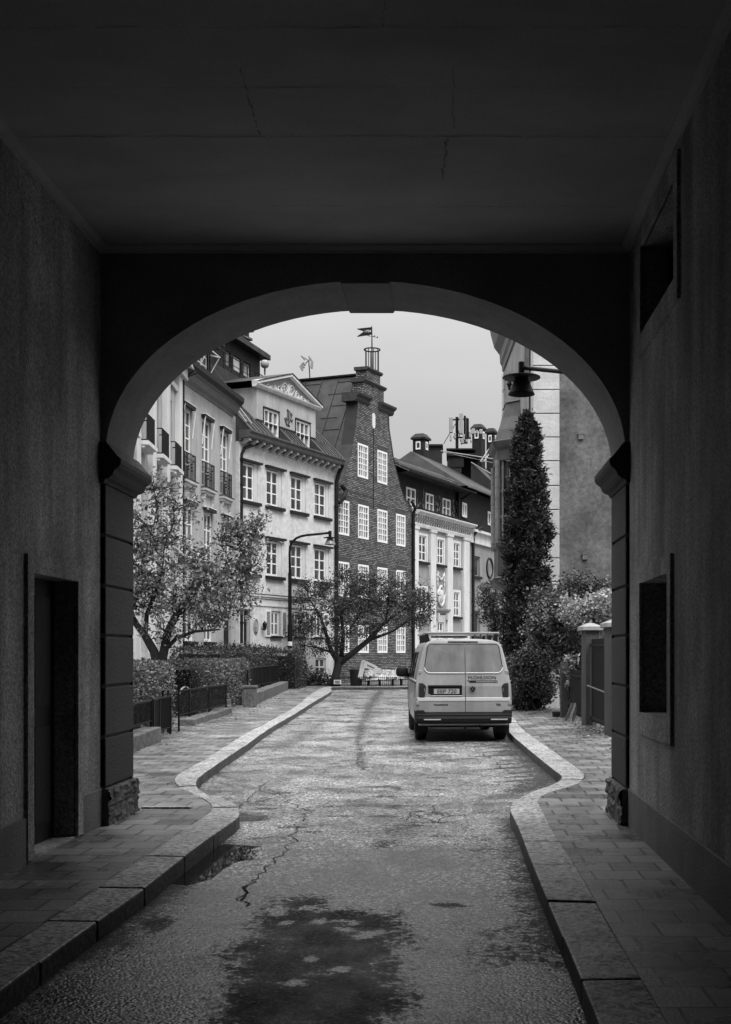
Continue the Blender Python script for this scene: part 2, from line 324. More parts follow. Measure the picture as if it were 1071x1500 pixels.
    stroke([(470,1060,.3),(440,1080,.3),(400,1100,.2)],.2,.6); stroke([(600,1200,.3),(560,1240,.2)],.2,.55)
    for q in range(60):
        p=(random.uniform(380,740),random.uniform(1025,1230)); w=random.uniform(20,90)*(p[1]-956)/250; stroke([(p[0]-w/2,p[1]+random.uniform(-2,2),.03),(p[0],p[1],.12),(p[0]+w/2,p[1]+random.uniform(-2,2),.03)],.1,random.uniform(.45,.85))
    me=bpy.data.meshes.new('road'); me.vertices.add(len(v)); me.vertices.foreach_set('co',v.ravel())
    me.loops.add(f.size); me.loops.foreach_set('vertex_index',f.ravel()); me.polygons.add(len(f)); me.polygons.foreach_set('loop_start',np.arange(len(f))*4)
    me.update(calc_edges=True)
    for n_,arr in (('damp_dark',damp_dark),('puddle',pud)):
        at=me.attributes.new(n_,'FLOAT','POINT'); at.data.foreach_set('value',arr.astype(np.float32))
    me.materials.append(m_asph); o=bpy.data.objects.new('road',me); COL.objects.link(o); o['kind']='structure'
road()
# cracks in the asphalt: thin dark ribbons, one sheet 4 mm up
def crack(mb,pts,w,jit=.03,z=.004):
    P=[G(x,y) for x,y in pts]; q=[]
    for i in range(len(P)-1):
        L=(P[i+1]-P[i]).length; n=max(2,int(L/.05))
        for k in range(n):
            t=k/n; p=P[i].lerp(P[i+1],t); q.append(p+V((noise.noise(p*5)*jit*2+random.uniform(-1,1)*jit*.4,noise.noise(p*5+V((9,0,0)))*jit*2,0)))
    q.append(P[-1])
    for i in range(len(q)-1):
        d=(q[i+1]-q[i]); d.z=0
        if d.length<1e-5: continue
        s=V((-d.y,d.x,0)).normalized(); w0=w*random.uniform(.3,1.3); w1=w*random.uniform(.3,1.3)
        mb.face([q[i]-s*w0+V((0,0,z)),q[i+1]-s*w1+V((0,0,z)),q[i+1]+s*w1+V((0,0,z)),q[i]+s*w0+V((0,0,z))])
def z7(P): return [(340+x/2.328,980+y/2.328) for x,y in P]
mb=MB()
crack(mb,z7([(100,395),(150,425),(200,455),(240,475),(265,490),(240,520),(205,570),(210,590),(175,625),(120,680),(60,740),(20,790)]),.0065,.045)
crack(mb,z7([(20,410),(90,415),(150,430)]),.006); crack(mb,z7([(0,460),(110,440),(150,445)]),.006); crack(mb,z7([(240,475),(420,462),(620,468),(750,462)]),.007)
crack(mb,z7([(265,490),(215,495),(150,485)]),.006); crack(mb,z7([(205,590),(150,570),(110,575)]),.005); crack(mb,z7([(830,285),(880,300),(920,340),(970,355)]),.008)
crack(mb,z7([(600,520),(610,490),(650,510),(700,525),(740,500)]),.007); crack(mb,z7([(430,300),(425,330),(470,350)]),.008); crack(mb,z7([(690,465),(690,490),(740,490)]),.006)
crack(mb,z7([(60,740),(40,770),(48,810)]),.01); crack(mb,[(348,1185),(365,1170),(385,1150),(382,1142)],.006)
mb.build('road_cracks',m_joint)['kind']='structure'
# fallen leaves lying by the gate pillars
def scatter_leaves(name,n,reg_f,size,m,z):
    b=MB()
    for _ in range(n):
        x,y=reg_f(); a=random.uniform(0,6.3); s=size*random.uniform(.5,1.2); c,d=math.cos(a)*s,math.sin(a)*s; t=random.uniform(.002,.03)
        b.face([(x-c,y-d,z+.002),(x+d*.5,y-c*.5,z+t),(x+c,y+d,z+.006),(x-d*.5,y+c*.5,z+t*.6)])
    o=b.build(name,m); o['kind']='stuff'; return o
def rl():
    p=G(random.gauss(872,14),random.gauss(1070,4.5),PZ); return min(p.x,3.4),p.y
scatter_leaves('fallen_leaves',420,rl,.045,leafmat('leaf_fallen',.03,.3),PZ)
def r2():
    k=random.random()
    if k<.5: y=random.uniform(18,50); return -4.75-(y-18)*.045+random.uniform(-.15,.5)**1,y
    y=random.uniform(12.5,34); return 2.75-abs(random.gauss(0,.35)),y
scatter_leaves('leaf_litter',1100,r2,.03,leafmat('leaf_litter',.05,.5),PZ)
def text_obj(tx):
    t=bpy.data.objects.new('t',tx); COL.objects.link(t); bpy.context.view_layer.update(); me=bpy.data.meshes.new_from_object(t.evaluated_get(bpy.context.evaluated_depsgraph_get()))
    bpy.data.objects.remove(t); o=bpy.data.objects.new('lettering',me); COL.objects.link(o); return o
# ---------------------------------------------------------------- facade helper
class Fac:
    def __init__(s,p0,p1,side=1):
        s.o=V((p0[0],p0[1],0)); d=V((p1[0]-p0[0],p1[1]-p0[1],0)); s.L=d.length; s.d=d.normalized(); s.n=V((s.d.y,-s.d.x,0))*side; s.uvd=(s.d.x,s.d.y)
    def P(s,u,v,d=0.): return s.o+s.d*u+s.n*d+V((0,0,v))
    def uv(s,x,y,d=0.):
        k=(x-CX)/F_; o=s.o+s.n*d; u=(o.x-k*o.y)/(k*s.d.y-s.d.x); Y=o.y+u*s.d.y; return u,EYE+(CY-y)/F_*Y
    def u(s,x,d=0.): return s.uv(x,0,d)[0]
    def vv(s,x,y,d=0.): return s.uv(x,y,d)[1]
    def box(s,mb,u0,u1,v0,v1,d0,d1,m=0):
        mb.b8([s.P(u0,v0,d1),s.P(u1,v0,d1),s.P(u1,v0,d0),s.P(u0,v0,d0),s.P(u0,v1,d1),s.P(u1,v1,d1),s.P(u1,v1,d0),s.P(u0,v1,d0)],m)
    def rect(s,mb,u0,u1,v0,v1,d=0.,m=0): mb.face([s.P(u0,v0,d),s.P(u1,v0,d),s.P(u1,v1,d),s.P(u0,v1,d)],m)
    def wall(s,mb,u0,u1,v0,v1,holes,depth=.16,d=0.,m=0,mr=None):
        us=sorted({u0,u1}|{h[0] for h in holes}|{h[1] for h in holes}); vs=sorted({v0,v1}|{h[2] for h in holes}|{h[3] for h in holes})
        us=[q for q in us if u0<=q<=u1]; vs=[q for q in vs if v0<=q<=v1]
        for i in range(len(us)-1):
            for j in range(len(vs)-1):
                a=(us[i]+us[i+1])/2; b=(vs[j]+vs[j+1])/2
                if any(h[0]<a<h[1] and h[2]<b<h[3] for h in holes): continue
                s.rect(mb,us[i],us[i+1],vs[j],vs[j+1],d,m)
        for h in holes: s.reveal(mb,*h[:4],d,d-depth,m if mr is None else mr)
    def reveal(s,mb,a,b,c,e,d0,d1,m=0):
        q=[(a,c),(b,c),(b,e),(a,e)]
        for i in range(4):
            p,r=q[i],q[(i+1)%4]; mb.face([s.P(*p,d0),s.P(*r,d0),s.P(*r,d1),s.P(*p,d1)],m)
    def prof(s,mb,u0,u1,pr,m=0):
        # moulding: profile (d,v) run along u
        n=len(pr); mb.mesh([s.P(u0,v,d) for d,v in pr]+[s.P(u1,v,d) for d,v in pr],[(i,(i+1)%n,n+(i+1)%n,n+i) for i in range(n)]+[tuple(range(n))[::-1],tuple(range(n,2*n))],m)
def window(F,par,u0,u1,v0,v1,nx,ny,d=-.12,fw=.06,mw=.03,mid=True,label=None,mf=None,curtain=0,dep=.05,glass=None):
    mf=mf or m_white; b=MB()
    F.box(b,u0,u0+fw,v0,v1,d,d+dep); F.box(b,u1-fw,u1,v0,v1,d,d+dep); F.box(b,u0+fw,u1-fw,v0,v0+fw,d,d+dep); F.box(b,u0+fw,u1-fw,v1-fw,v1,d,d+dep)
    W_=u1-u0-2*fw; H=v1-v0-2*fw
    for i in range(1,nx):
        u=u0+fw+W_*i/nx; w=(mw*1.9 if (mid and nx%2==0 and i==nx//2) else mw)/2; F.box(b,u-w,u+w,v0+fw,v1-fw,d+.004,d+dep-.008 if w*2<=mw else d+dep-.003)
    for j in range(1,ny):
        v=v0+fw+H*j/ny; F.box(b,u0+fw,u1-fw,v-mw/2,v+mw/2,d+.007,d+dep-.014)
    o=b.build('window',mf,par)
    if label: o['label']=label
    g=MB(); F.rect(g,u0+.01,u1-.01,v0+.01,v1-.01,d+.012); g.build('pane',glass or m_glass,o)
    if curtain:
        c=MB(); 
        for (a,b_) in ((u0+fw,u0+fw+W_*.28),(u1-fw-W_*.28,u1-fw))[:curtain]:
            F.rect(c,a,b_,v0+fw,v1-fw,d+.016)
        c.build('curtain',m_curt,o)
    return o
def drainpipe(F,par,u,v0,v1,d=.07,r=.05,name='drainpipe',top=None):
    b=MB(); pts=[F.P(u,v0,d),F.P(u,v1,d)]+([F.P(*t) for t in top] if top else [])
    b.tube(pts,r,8)
    v=v0+.8
    while v<v1: b.tube([F.P(u,v,d),F.P(u,v+.06,d)],r*1.35,8); v+=1.9
    return b.build(name,m_dark,par,smooth=False)
# ---------------------------------------------------------------- the archway building we stand in
D1,D2=10.5,11.4; XL,XR=-3.0,1.543; RL,RR=-2.958,1.511; ZC=5.03; EC=(-.7235,3.308); EA,EB=2.2345,1.487
arch=empty('archway_building',(-.72,D2,0),'dark passage building with wide rounded archway, ribbed pillars and keystone framing the street','building')
def ell(n=48):
    return [(EC[0]-EA*math.cos(math.pi*i/n),EC[1]+EB*math.sin(math.pi*i/n)) for i in range(n+1)]
E=ell()
b=MB()
def archface(mb,y,x0,x1,ztop,flip=False,top2=None):
    q=[]
    for i in range(len(E)-1):
        (xa,za),(xb,zb)=E[i],E[i+1]; q.append([(xa,y,za),(xb,y,zb),(xb,y,ztop),(xa,y,ztop)])
    q.append([(x0,y,-.03),(RL,y,-.03),(RL,y,ztop),(x0,y,ztop)]); q.append([(RR,y,-.03),(x1,y,-.03),(x1,y,ztop),(RR,y,ztop)])
    for f in q: mb.face(f[::-1] if flip else f)
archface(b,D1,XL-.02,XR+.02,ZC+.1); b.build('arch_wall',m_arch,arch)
b=MB(); archface(b,D2,-13,11,13.,True)
b.face([(-13,D2,-.03),(-13,-9,-.03),(-13,-9,13),(-13,D2,13)]); b.face([(11,-9,-.03),(11,D2,-.03),(11,D2,13),(11,-9,13)])
b.face([(-13,-9,-.03),(11,-9,-.03),(11,-9,13),(-13,-9,13)]); b.build('outer_wall',m_gable,arch)
b=MB(); b.face([(-13.4,-9.4,13),(11.4,-9.4,13),(11.4,1,17),(-13.4,1,17)]); b.face([(-13.4,1,17),(11.4,1,17),(11.4,D2+.4,13),(-13.4,D2+.4,13)]); b.face([(-13,-9,13),(11,-9,13),(11,D2,13),(-13,D2,13)]); b.build('roof',m_roof,arch)
b=MB(); n=len(E)
vs=[(x,D1,z) for x,z in E]+[(x,D2,z) for x,z in E]
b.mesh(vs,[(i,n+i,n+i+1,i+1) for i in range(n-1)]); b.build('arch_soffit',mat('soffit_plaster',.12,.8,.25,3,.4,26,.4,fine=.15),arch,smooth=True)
# keystone, proud of the soffit
b=MB(); k0=W(490,0,D1).x; k1=W(578,0,D1).x; k0b=W(499,0,D2).x; k1b=W(579,0,D2).x
zt=4.79
b.b8([(k0+.05,D1+.004,zt-.014),(k1-.04,D1+.004,zt-.014),(k1-.045,D2+.03,zt-.018),(k0+.055,D2+.03,zt-.018),(k0-.03,D1+.004,zt+.3),(k1+.03,D1+.004,zt+.3),(k1+.03,D2+.05,zt+.3),(k0-.03,D2+.05,zt+.3)])
b.build('keystone',mat('keystone_stone',.10,.8,.3,3,.6,20,.4),arch,bevel=.01)
for nm,x,sg in (('left',RL,1),('right',RR,-1)):
    b=MB(); js=[.433,.873,1.31,1.747,2.175,2.61,3.06]
    xb=x-sg*.16
    for i in range(6):
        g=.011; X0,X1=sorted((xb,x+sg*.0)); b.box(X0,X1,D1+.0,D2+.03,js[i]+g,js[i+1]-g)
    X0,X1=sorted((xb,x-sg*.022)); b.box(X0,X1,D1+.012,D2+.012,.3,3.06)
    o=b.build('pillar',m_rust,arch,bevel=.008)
    b=MB()
    for (za,zb,e) in ((.0,.27,.035),(.275,.428,.03)):
        X0,X1=sorted((xb,x+sg*e)); nY=30;nZ=12
        # rough hewn block: a displaced grid box
        P=lambda i,j: (D1-.02+(D2+.05-D1+.02)*i/nY, za+(zb-za)*j/nZ)
        vs=[];fs=[]
        for i in range(nY+1):
            for j in range(nZ+1):
                y,z=P(i,j); e_=0 if (j in(0,nZ)) else .008+.035*noise.noise(V((y*11,z*13,x*3)))+.02*noise.noise(V((y*30,z*30,x))); vs.append((x+sg*(e+e_),y+ (0 if 0<i<nY else (-.01 if i==0 else .01)*random.random()),z))
        for i in range(nY):
            for j in range(nZ):
                a=i*(nZ+1)+j; fs.append((a,a+1,a+nZ+2,a+nZ+1))
        b.mesh(vs,fs); b.box(X0,X1-.0,D1-.02,D2+.05,za,zb)
    b.build('pillar_base',m_rough,arch)
    pr=[(-.1,3.055),(.0,3.055),(.012,3.085),(.045,3.095),(.075,3.12),(.09,3.16),(.13,3.19),(.145,3.22),(.145,3.262),(.115,3.285),(.02,3.405),(-.1,3.405)]
    b=MB(); m_=len(pr); ya,yb=D1-.055,D2+.14
    b.mesh([(x+sg*a,ya,z) for a,z in pr]+[(x+sg*a,yb,z) for a,z in pr],[(i,(i+1)%m_,m_+(i+1)%m_,m_+i) for i in range(m_)]+[tuple(range(m_))[::-1],tuple(range(m_,2*m_))])
    b.build('impost',m_rust,arch,bevel=.004)
    # small curved stop where the arch ring lands on the impost
# passage walls
FR=Fac((XR,-8.9),(XR,D1),-1); FLW=Fac((XL,-8.9),(XL,D1),1)
assert FR.n.x<0 and FLW.n.x>0
def yv(F,y): return y+8.9
hr=[(yv(0,8.55),yv(0,9.79),1.125,2.155),(yv(0,8.3),yv(0,9.75),4.14,4.84),(yv(0,4.4),yv(0,5.6),1.125,2.155),(yv(0,4.2),yv(0,5.6),4.14,4.84)]
b=MB(); FR.wall(b,0,FR.L,-.03,ZC+.1,hr,.26); b.build('passage_wall',m_plast,arch)
hl=[(yv(0,8.75),yv(0,9.79),.13,2.17),(yv(0,4.3),yv(0,5.4),.13,2.17)]
b=MB(); FLW.wall(b,0,FLW.L,-.03,ZC+.1,hl,.22); b.build('passage_wall',m_plast,arch)
b=MB(); b.face([(XL,-8.9,-.03),(XR,-8.9,-.03),(XR,-8.9,ZC+.1),(XL,-8.9,ZC+.1)][::-1]); b.build('added_rear_wall',m_plast,arch)  # unseen wall across the passage, added to keep light off the arch
for F,H in ((FR,hr),(FLW,hl)):
    for h in H:
        b=MB(); w=.13; door=h[2]<.5
        b2=(h[0]-w,h[1]+w,h[2]-(0 if door else .17),h[3]+w)
        for q in ((b2[0],h[0],b2[2],b2[3]),(h[1],b2[1],b2[2],b2[3]),(h[0],h[1],h[3],b2[3]))+(() if door else ((h[0],h[1],b2[2],h[2]),)): F.box(b,*q,-.01,.025)
        b.build('door_surround' if door else 'window_surround',m_plast,arch)
        if door:
            d=MB(); F.box(d,h[0],h[1],h[2],h[3],-.21,-.17); 
            for q in ((.12,.45,.15,.9),(.55,.9,.15,.9),(.12,.45,1.05,1.9),(.55,.9,1.05,1.9)): F.box(d,h[0]+q[0],h[0]+q[1],h[2]+q[2],h[2]+q[3],-.17,-.155)
            o=d.build('door',m_wood,arch); k=MB(); k.tube([F.P(h[0]+.09,1.1,-.17),F.P(h[0]+.09,1.1,-.11),F.P(h[0]+.2,1.1,-.11)],.012); k.build('handle',m_dark,o)
        else: window(F,arch,h[0]+.02,h[1]-.02,h[2]+.02,h[3]-.02,2,2,-.24,.06,.03,mf=m_wood)
for F,sg in ((FR,1),(FLW,1)):
    b=MB(); H=[(h[0]-.13,h[1]+.13) for h in (hl if F is FLW else [])]; segs=[];u=0
    for h in sorted(H): segs.append((u,h[0])); u=h[1]
    segs.append((u,F.L))
    for a,c in segs: F.box(b,a,c-.002,-.03,.435,-.02,.016)
    b.build('plinth',m_plinth,arch,bevel=.005)
# ceiling with jointed plaster
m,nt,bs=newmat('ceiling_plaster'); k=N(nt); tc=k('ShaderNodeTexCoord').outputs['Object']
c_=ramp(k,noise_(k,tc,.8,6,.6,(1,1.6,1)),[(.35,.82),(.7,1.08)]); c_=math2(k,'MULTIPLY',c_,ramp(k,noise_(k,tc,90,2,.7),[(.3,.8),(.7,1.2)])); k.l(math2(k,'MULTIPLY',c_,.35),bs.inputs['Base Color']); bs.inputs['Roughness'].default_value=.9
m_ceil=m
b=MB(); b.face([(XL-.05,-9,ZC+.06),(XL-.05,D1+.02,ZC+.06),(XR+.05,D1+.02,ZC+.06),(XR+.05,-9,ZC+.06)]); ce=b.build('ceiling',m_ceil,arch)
b=MB()
def crib(p,q,w,n=70,jit=.012,gap=0.):
    p=V(p);q=V(q); d=(q-p).normalized(); s=V((-d.y,d.x,0)); prev=None
    for i in range(n+1):
        t=i/n; c=p.lerp(q,t)+s*noise.noise(V((t*30,p.y*3,p.x)))*jit; ww=w*(.25+1.2*abs(noise.noise(V((t*14,p.x,p.y+5)))));
        cur=(c-s*ww,c+s*ww)
        if prev and random.random()>=gap: b.face([prev[0],cur[0],cur[1],prev[1]])
        prev=cur
zc=ZC+.056
def zy(y): return (zc-EYE)*F_/(CY-y)
for y,w in ((302,.006),(200,.007),(128,.003),(40,.005),(-30,.004)): crib((XL,zy(y),zc),(XR,zy(y),zc),w,160,.02,.12)
for x0,y0,x1,y1,w in ((380,198,352,100,.010),(664,200,664,100,.005),(656,200,648,262,.016),(700,302,640,304,.006),(560,40,566,-20,.006)):
    a=W(x0,y0,zy(y0)); c=W(x1,y1,zy(y1)); a.z=c.z=zc; crib(a,c,w,24,.02,.15)
b.build('ceiling_joint',mat('dirty_joint',.2,.9,.5,9),ce)
b=MB(); pr=[(0,ZC+.0),(.02,ZC+.0),(.028,ZC+.02),(.07,ZC+.045),(.075,ZC+.062),(0,ZC+.062)]
for F in (FR,FLW): F.prof(b,0,F.L,pr)
FB=Fac((XL,D1),(XR,D1),1); FB.prof(b,.02,FB.L-.02,[(d,v) for d,v in pr])
b.build('ceiling_moulding',m_ceil,arch)
# pavement step line under the arch
b=MB(); p=G(195,1190,PZ); q=G(306,1192,PZ); b.box(RL+.02,q.x-.25,D2+.22,D2+.30,PZ-.008,PZ+.012); b.build('threshold_strip',m_kerb)['kind']='structure'
# ---------------------------------------------------------------- bracket lamp hung outside the arch
LY=12.35
lc=W(764,552,LY)
lamp=empty('wall_lamp',(lc.x,LY,lc.z),'dark enamelled bell lamp with a round disc, hanging from an arm beside the archway','street lamp')
r=28/F_*LY
b=MB(); b.lathe(lc,[(0,.02),(r*.30,.018),(r*.98,.0),(r,-.012),(r*.97,-.016),(r*.3,-.008)],40); b.build('disc',[m_dark],lamp,smooth=True)
b=MB(); b.lathe(lc,[(r*.36,0),(r*.37,-.03),(r*.42,-.05),(r*.67,-.165),(r*.70,-.18),(r*.66,-.175),(r*.4,-.06),(r*.3,-.02)],36); b.build('lamp_shade',m_dark,lamp,smooth=True)
b=MB(); b.lathe(lc+V((0,0,.0)),[(0,.15),(.03,.15),(.032,.145),(.032,0.01)],20); b.build('neck',m_dark,lamp,smooth=True)
b=MB(); b.lathe(lc,[(0,-.14),(.04,-.13),(.055,-.10),(.04,-.05),(0,-.04)],16); b.build('bulb',m_lampin,lamp,smooth=True)
a0=W(770,539,LY); a1=W(905,553,D2+.02); b=MB(); b.tube([a0,a1],.022,10); b.tube([a1-V((0,0,.08)),a1+V((0,0,.08))],.05,10); b.build('arm',m_dark,lamp,smooth=True)
# ---------------------------------------------------------------- the street's left side, facade after facade
FA=Fac((-5.476-.41*12,46),(-5.476+.41*30,88)); L1=Fac((-9.52,43.3),(-8.80,50.5)); L2=Fac((-8.6,25),(-9.55,43.3)); FP=Fac((1.30,74.5),(1.30+.36*14,88.5))
GZ=.1
def back_box(F,mb,u0,u1,v1,depth,m=0):
    # side and rear walls so that the house is a closed body
    mb.face([F.P(u0,GZ,-depth),F.P(u0,GZ,0),F.P(u0,v1,0),F.P(u0,v1,-depth)],m); mb.face([F.P(u1,GZ,0),F.P(u1,GZ,-depth),F.P(u1,v1,-depth),F.P(u1,v1,0)],m)
    mb.face([F.P(u1,GZ,-depth),F.P(u0,GZ,-depth),F.P(u0,v1,-depth),F.P(u1,v1,-depth)],m)
def seams(F,mb,u0,u1,v0,d0,v1,d1,step,h=.035,w=.03,m=0,jit=0.,tri=None):
    # standing seams up a roof plane from eave (v0,d0) to top (v1,d1)
    n=int((u1-u0)/step); nv=V((0,0,1))
    t=(F.P(0,v1,d1)-F.P(0,v0,d0)).normalized(); nn=F.d.cross(t); nn=nn if nn.z>0 else -nn
    for i in range(1,n+1):
        u=u0+(u1-u0)*i/(n+1); a=F.P(u,v0,d0); c=F.P(u,v1,d1); s=F.d*w/2
        mb.b8([a-s,a+s,a+s+nn*h,a-s+nn*h,c-s,c+s,c+s+nn*h,c-s+nn*h],m)
# ---- cream rendered house with the pedimented dormer
u0,u1=4.58,12.98
cr=empty('cream_house',FA.P((u0+u1)/2,0,0),'cream rendered house with four window bays, bracketed cornice and a pedimented roof dormer','building')
cols=[(4.72,6.12),(6.68,8.05),(8.72,10.18),(10.97,12.52)]
cols=[(4.72,6.05),(6.70,8.05),(8.80,10.18),(10.97,12.42)]
hs=[]
for a,c in cols:
    hs.append((a,c,7.9,9.5)); hs.append((a,c,4.88,6.46))
gw=[(7.06,7.95),(9.12,9.98),(10.9,11.78)]
for a,c in gw: hs.append((a,c,2.31,3.4))
cel=[(9.85,10.15),(11.1,12.1)]
for a,c in cel: hs.append((a,c,.5,1.36))
door=(4.82,5.34,GZ,3.35)
b=MB(); FA.wall(b,u0,u1,GZ-.1,10.3,hs+[door],.17); back_box(FA,b,u0,u1,10.3,9.5); b.build('wall',m_cream,cr)
FA_w=[]
for j,h in enumerate(hs[:8]):
    a,c,v0,v1=h; jw=.27
    # inner white box jamb on the right, as the deep splayed reveals show
    w=window(FA,cr,a+.05,c-jw-.02,v0+.03,v1-.05,2,3,-.10,.085,.05,curtain=(1 if j in(1,6) else 0))
    b=MB(); FA.box(b,c-jw,c,v0+.01,v1,-.15,-.035); b.build('jamb',m_creams,w); b=MB(); FA.box(b,a,a+.05,v0+.01,v1,-.15,-.05); b.build('jamb',m_creams,w)
    b=MB(); FA.box(b,a-.10,c+.16,v1+.02,v1+.11,-.02,.16); b.build('lintel_ledge',m_dark,w)
    b=MB(); FA.box(b,a-.06,c+.12,v0-.13,v0+.005,-.10,.13); b.build('sill',m_dark,w)
for a,c in gw:
    w=window(FA,cr,a+.04,c-.1,2.33,3.38,2,2,-.10,.08,.05,curtain=2 if a<8 else 0)
    b=MB(); FA.box(b,a-.03,c+.03,2.22,2.31,-.1,.1); b.build('sill',m_dark,w)
    for s0,s1 in ((a-.46,a-.02),(c+.02,c+.46)):
        b=MB(); FA.box(b,s0,s0+.06,2.28,3.42,.01,.06); FA.box(b,s1-.06,s1,2.28,3.42,.01,.06); FA.box(b,s0+.06,s1-.06,2.28,2.35,.012,.055); FA.box(b,s0+.06,s1-.06,3.35,3.42,.012,.055)
        for q in range(14):
            v=2.37+q*.07; b.b8([FA.P(s0+.06,v,.045),FA.P(s1-.06,v,.045),FA.P(s1-.06,v+.012,.05),FA.P(s0+.06,v+.012,.05),FA.P(s0+.06,v+.05,.02),FA.P(s1-.06,v+.05,.02),FA.P(s1-.06,v+.062,.025),FA.P(s0+.06,v+.062,.025)],1)
        b.build('shutter',[m_white,m_grey],w)
for a,c in cel: window(FA,cr,a,c,.52,1.34,2 if c-a>.5 else 1,2,-.12,.07,.05)
b=MB(); FA.box(b,u0,u1,3.98,4.06,0,.10); FA.box(b,u0,u1,3.9,3.98,0,.05); FA.box(b,u0,u1,3.58,3.63,0,.04); b.build('string_course',[m_creams],cr)
b=MB(); FA.box(b,u0,u1,4.06,4.085,-.01,.115); b.build('string_course_flashing',m_dark,cr)
b=MB(); FA.box(b,door[0],door[1],GZ,3.35,-.165,-.12); 
for q in (.1,): 
    for r in ((.3,1.2),(1.4,2.3)): FA.box(b,door[0]+q,door[0]+q+.32,GZ+r[0],GZ+r[1],-.12,-.10)
o=b.build('door',m_wood,cr); b=MB(); b.tube([FA.P(door[0]+.12,1.1,-.11),FA.P(door[0]+.12,1.1,-.05),FA.P(door[0]+.22,1.1,-.05)],.015); b.build('handle',m_chrome,o)
b=MB(); FA.box(b,door[0]-.14,door[0],GZ,3.4,-.02,.07); FA.box(b,door[1],door[1]+.16,GZ,3.4,-.02,.07); FA.box(b,door[0]-.2,door[1]+.2,3.4,3.55,-.02,.12); b.build('door_surround',m_stone,cr,bevel=.01)
b=MB(); # oval relief portrait by the door
up,vp=5.85,2.7; b.mesh([FA.P(up+.17*math.cos(t),vp+.3*math.sin(t),.012) for t in np.linspace(0,6.283,20)[:-1]],[tuple(range(19))]); b.tube([FA.P(up+.18*math.cos(t),vp+.31*math.sin(t),.02) for t in np.linspace(0,6.283,21)],.022,6); b.tube([FA.P(up+.02,vp-.2,.02),FA.P(up-.03,vp-.02,.05),FA.P(up,vp+.12,.06)],[.1,.07,.06],8); b.build('relief_plaque',m_grey,cr)
b=MB(); lp=FA.P(6.33,2.62,.16); b.lathe(lp,[(0,.34),(.03,.3),(.10,.2),(.11,.18),(.09,.17),(.075,.0),(.085,-.02),(.03,-.06),(0,-.1)],8); b.tube([FA.P(6.33,2.62,0),FA.P(6.33,2.55,.1),lp],.018); b.build('lantern',m_iron,cr)
# cornice with brackets
b=MB(); FA.prof(b,u0-.05,u1+.05,[(0,10.32),(.12,10.32),(.12,10.42),(.46,10.44),(.50,10.5),(.52,10.62),(.6,10.68),(.6,10.74),(0,10.76)]); b.build('cornice',mat('cornice_grey',.09,.7,.3,3,.2,12),cr)
n=15
for i in range(n):
    u=u0+.2+(u1-u0-.4)*i/(n-1); b=MB(); FA.prof(b,u-.085,u+.085,[(0,10.2),(.10,10.2),(.3,10.33),(.40,10.34),(.40,10.435),(0,10.435)]); b.build('bracket',m_stone,cr)
# roof: steep lower slope, flat top behind
ve,vt=10.76,13.1; d0,d1=.55,-1.9
dd=-.1; du=lambda x:FA.u(x,dd); dv_=lambda x,y:FA.vv(x,y,dd)
w1=(du(385.6),du(408.5)); w2_=(du(432.5),du(454)); vw0=10.93; vs0=11.42
b=MB(); NI=[(u0,w1[0]),(w1[1],w2_[0]),(w2_[1],u1)]
for a_,c_ in NI:
    b.face([FA.P(a_,ve,d0),FA.P(c_,ve,d0),FA.P(c_,vs0,dd),FA.P(a_,vs0,dd)]); seams(FA,b,a_,c_,ve,d0,vs0,dd,.36)
for a_,c_ in (w1,w2_):
    b.face([FA.P(a_,ve,d0),FA.P(c_,ve,d0),FA.P(c_,vw0,dd),FA.P(a_,vw0,dd)])
    for uu in (a_,c_): b.face([FA.P(uu,ve,d0),FA.P(uu,vw0,dd),FA.P(uu,vs0,dd)])
b.face([FA.P(u0,vs0,dd),FA.P(u1,vs0,dd),FA.P(u1,vt,d1),FA.P(u0,vt,d1)])
b.face([FA.P(u0,vt,d1),FA.P(u1,vt,d1),FA.P(u1,vt+.5,-5),FA.P(u0,vt+.5,-5)]); b.face([FA.P(u0,vt+.5,-5),FA.P(u1,vt+.5,-5),FA.P(u1,10.3,-9.6),FA.P(u0,10.3,-9.6)])
for uu in (u0,u1): b.face([FA.P(uu,10.3,0),FA.P(uu,ve,d0),FA.P(uu,vs0,dd),FA.P(uu,vt,d1),FA.P(uu,vt+.5,-5),FA.P(uu,10.3,-9.6)])
seams(FA,b,u0,u1,vs0,dd,vt,d1,.42); rf=b.build('roof',m_roofl,cr)
b=MB(); FA.box(b,u0,u1,vt-.12,vt+.06,d1-.05,d1+.12); b.build('roof_kerb',m_dark,rf)
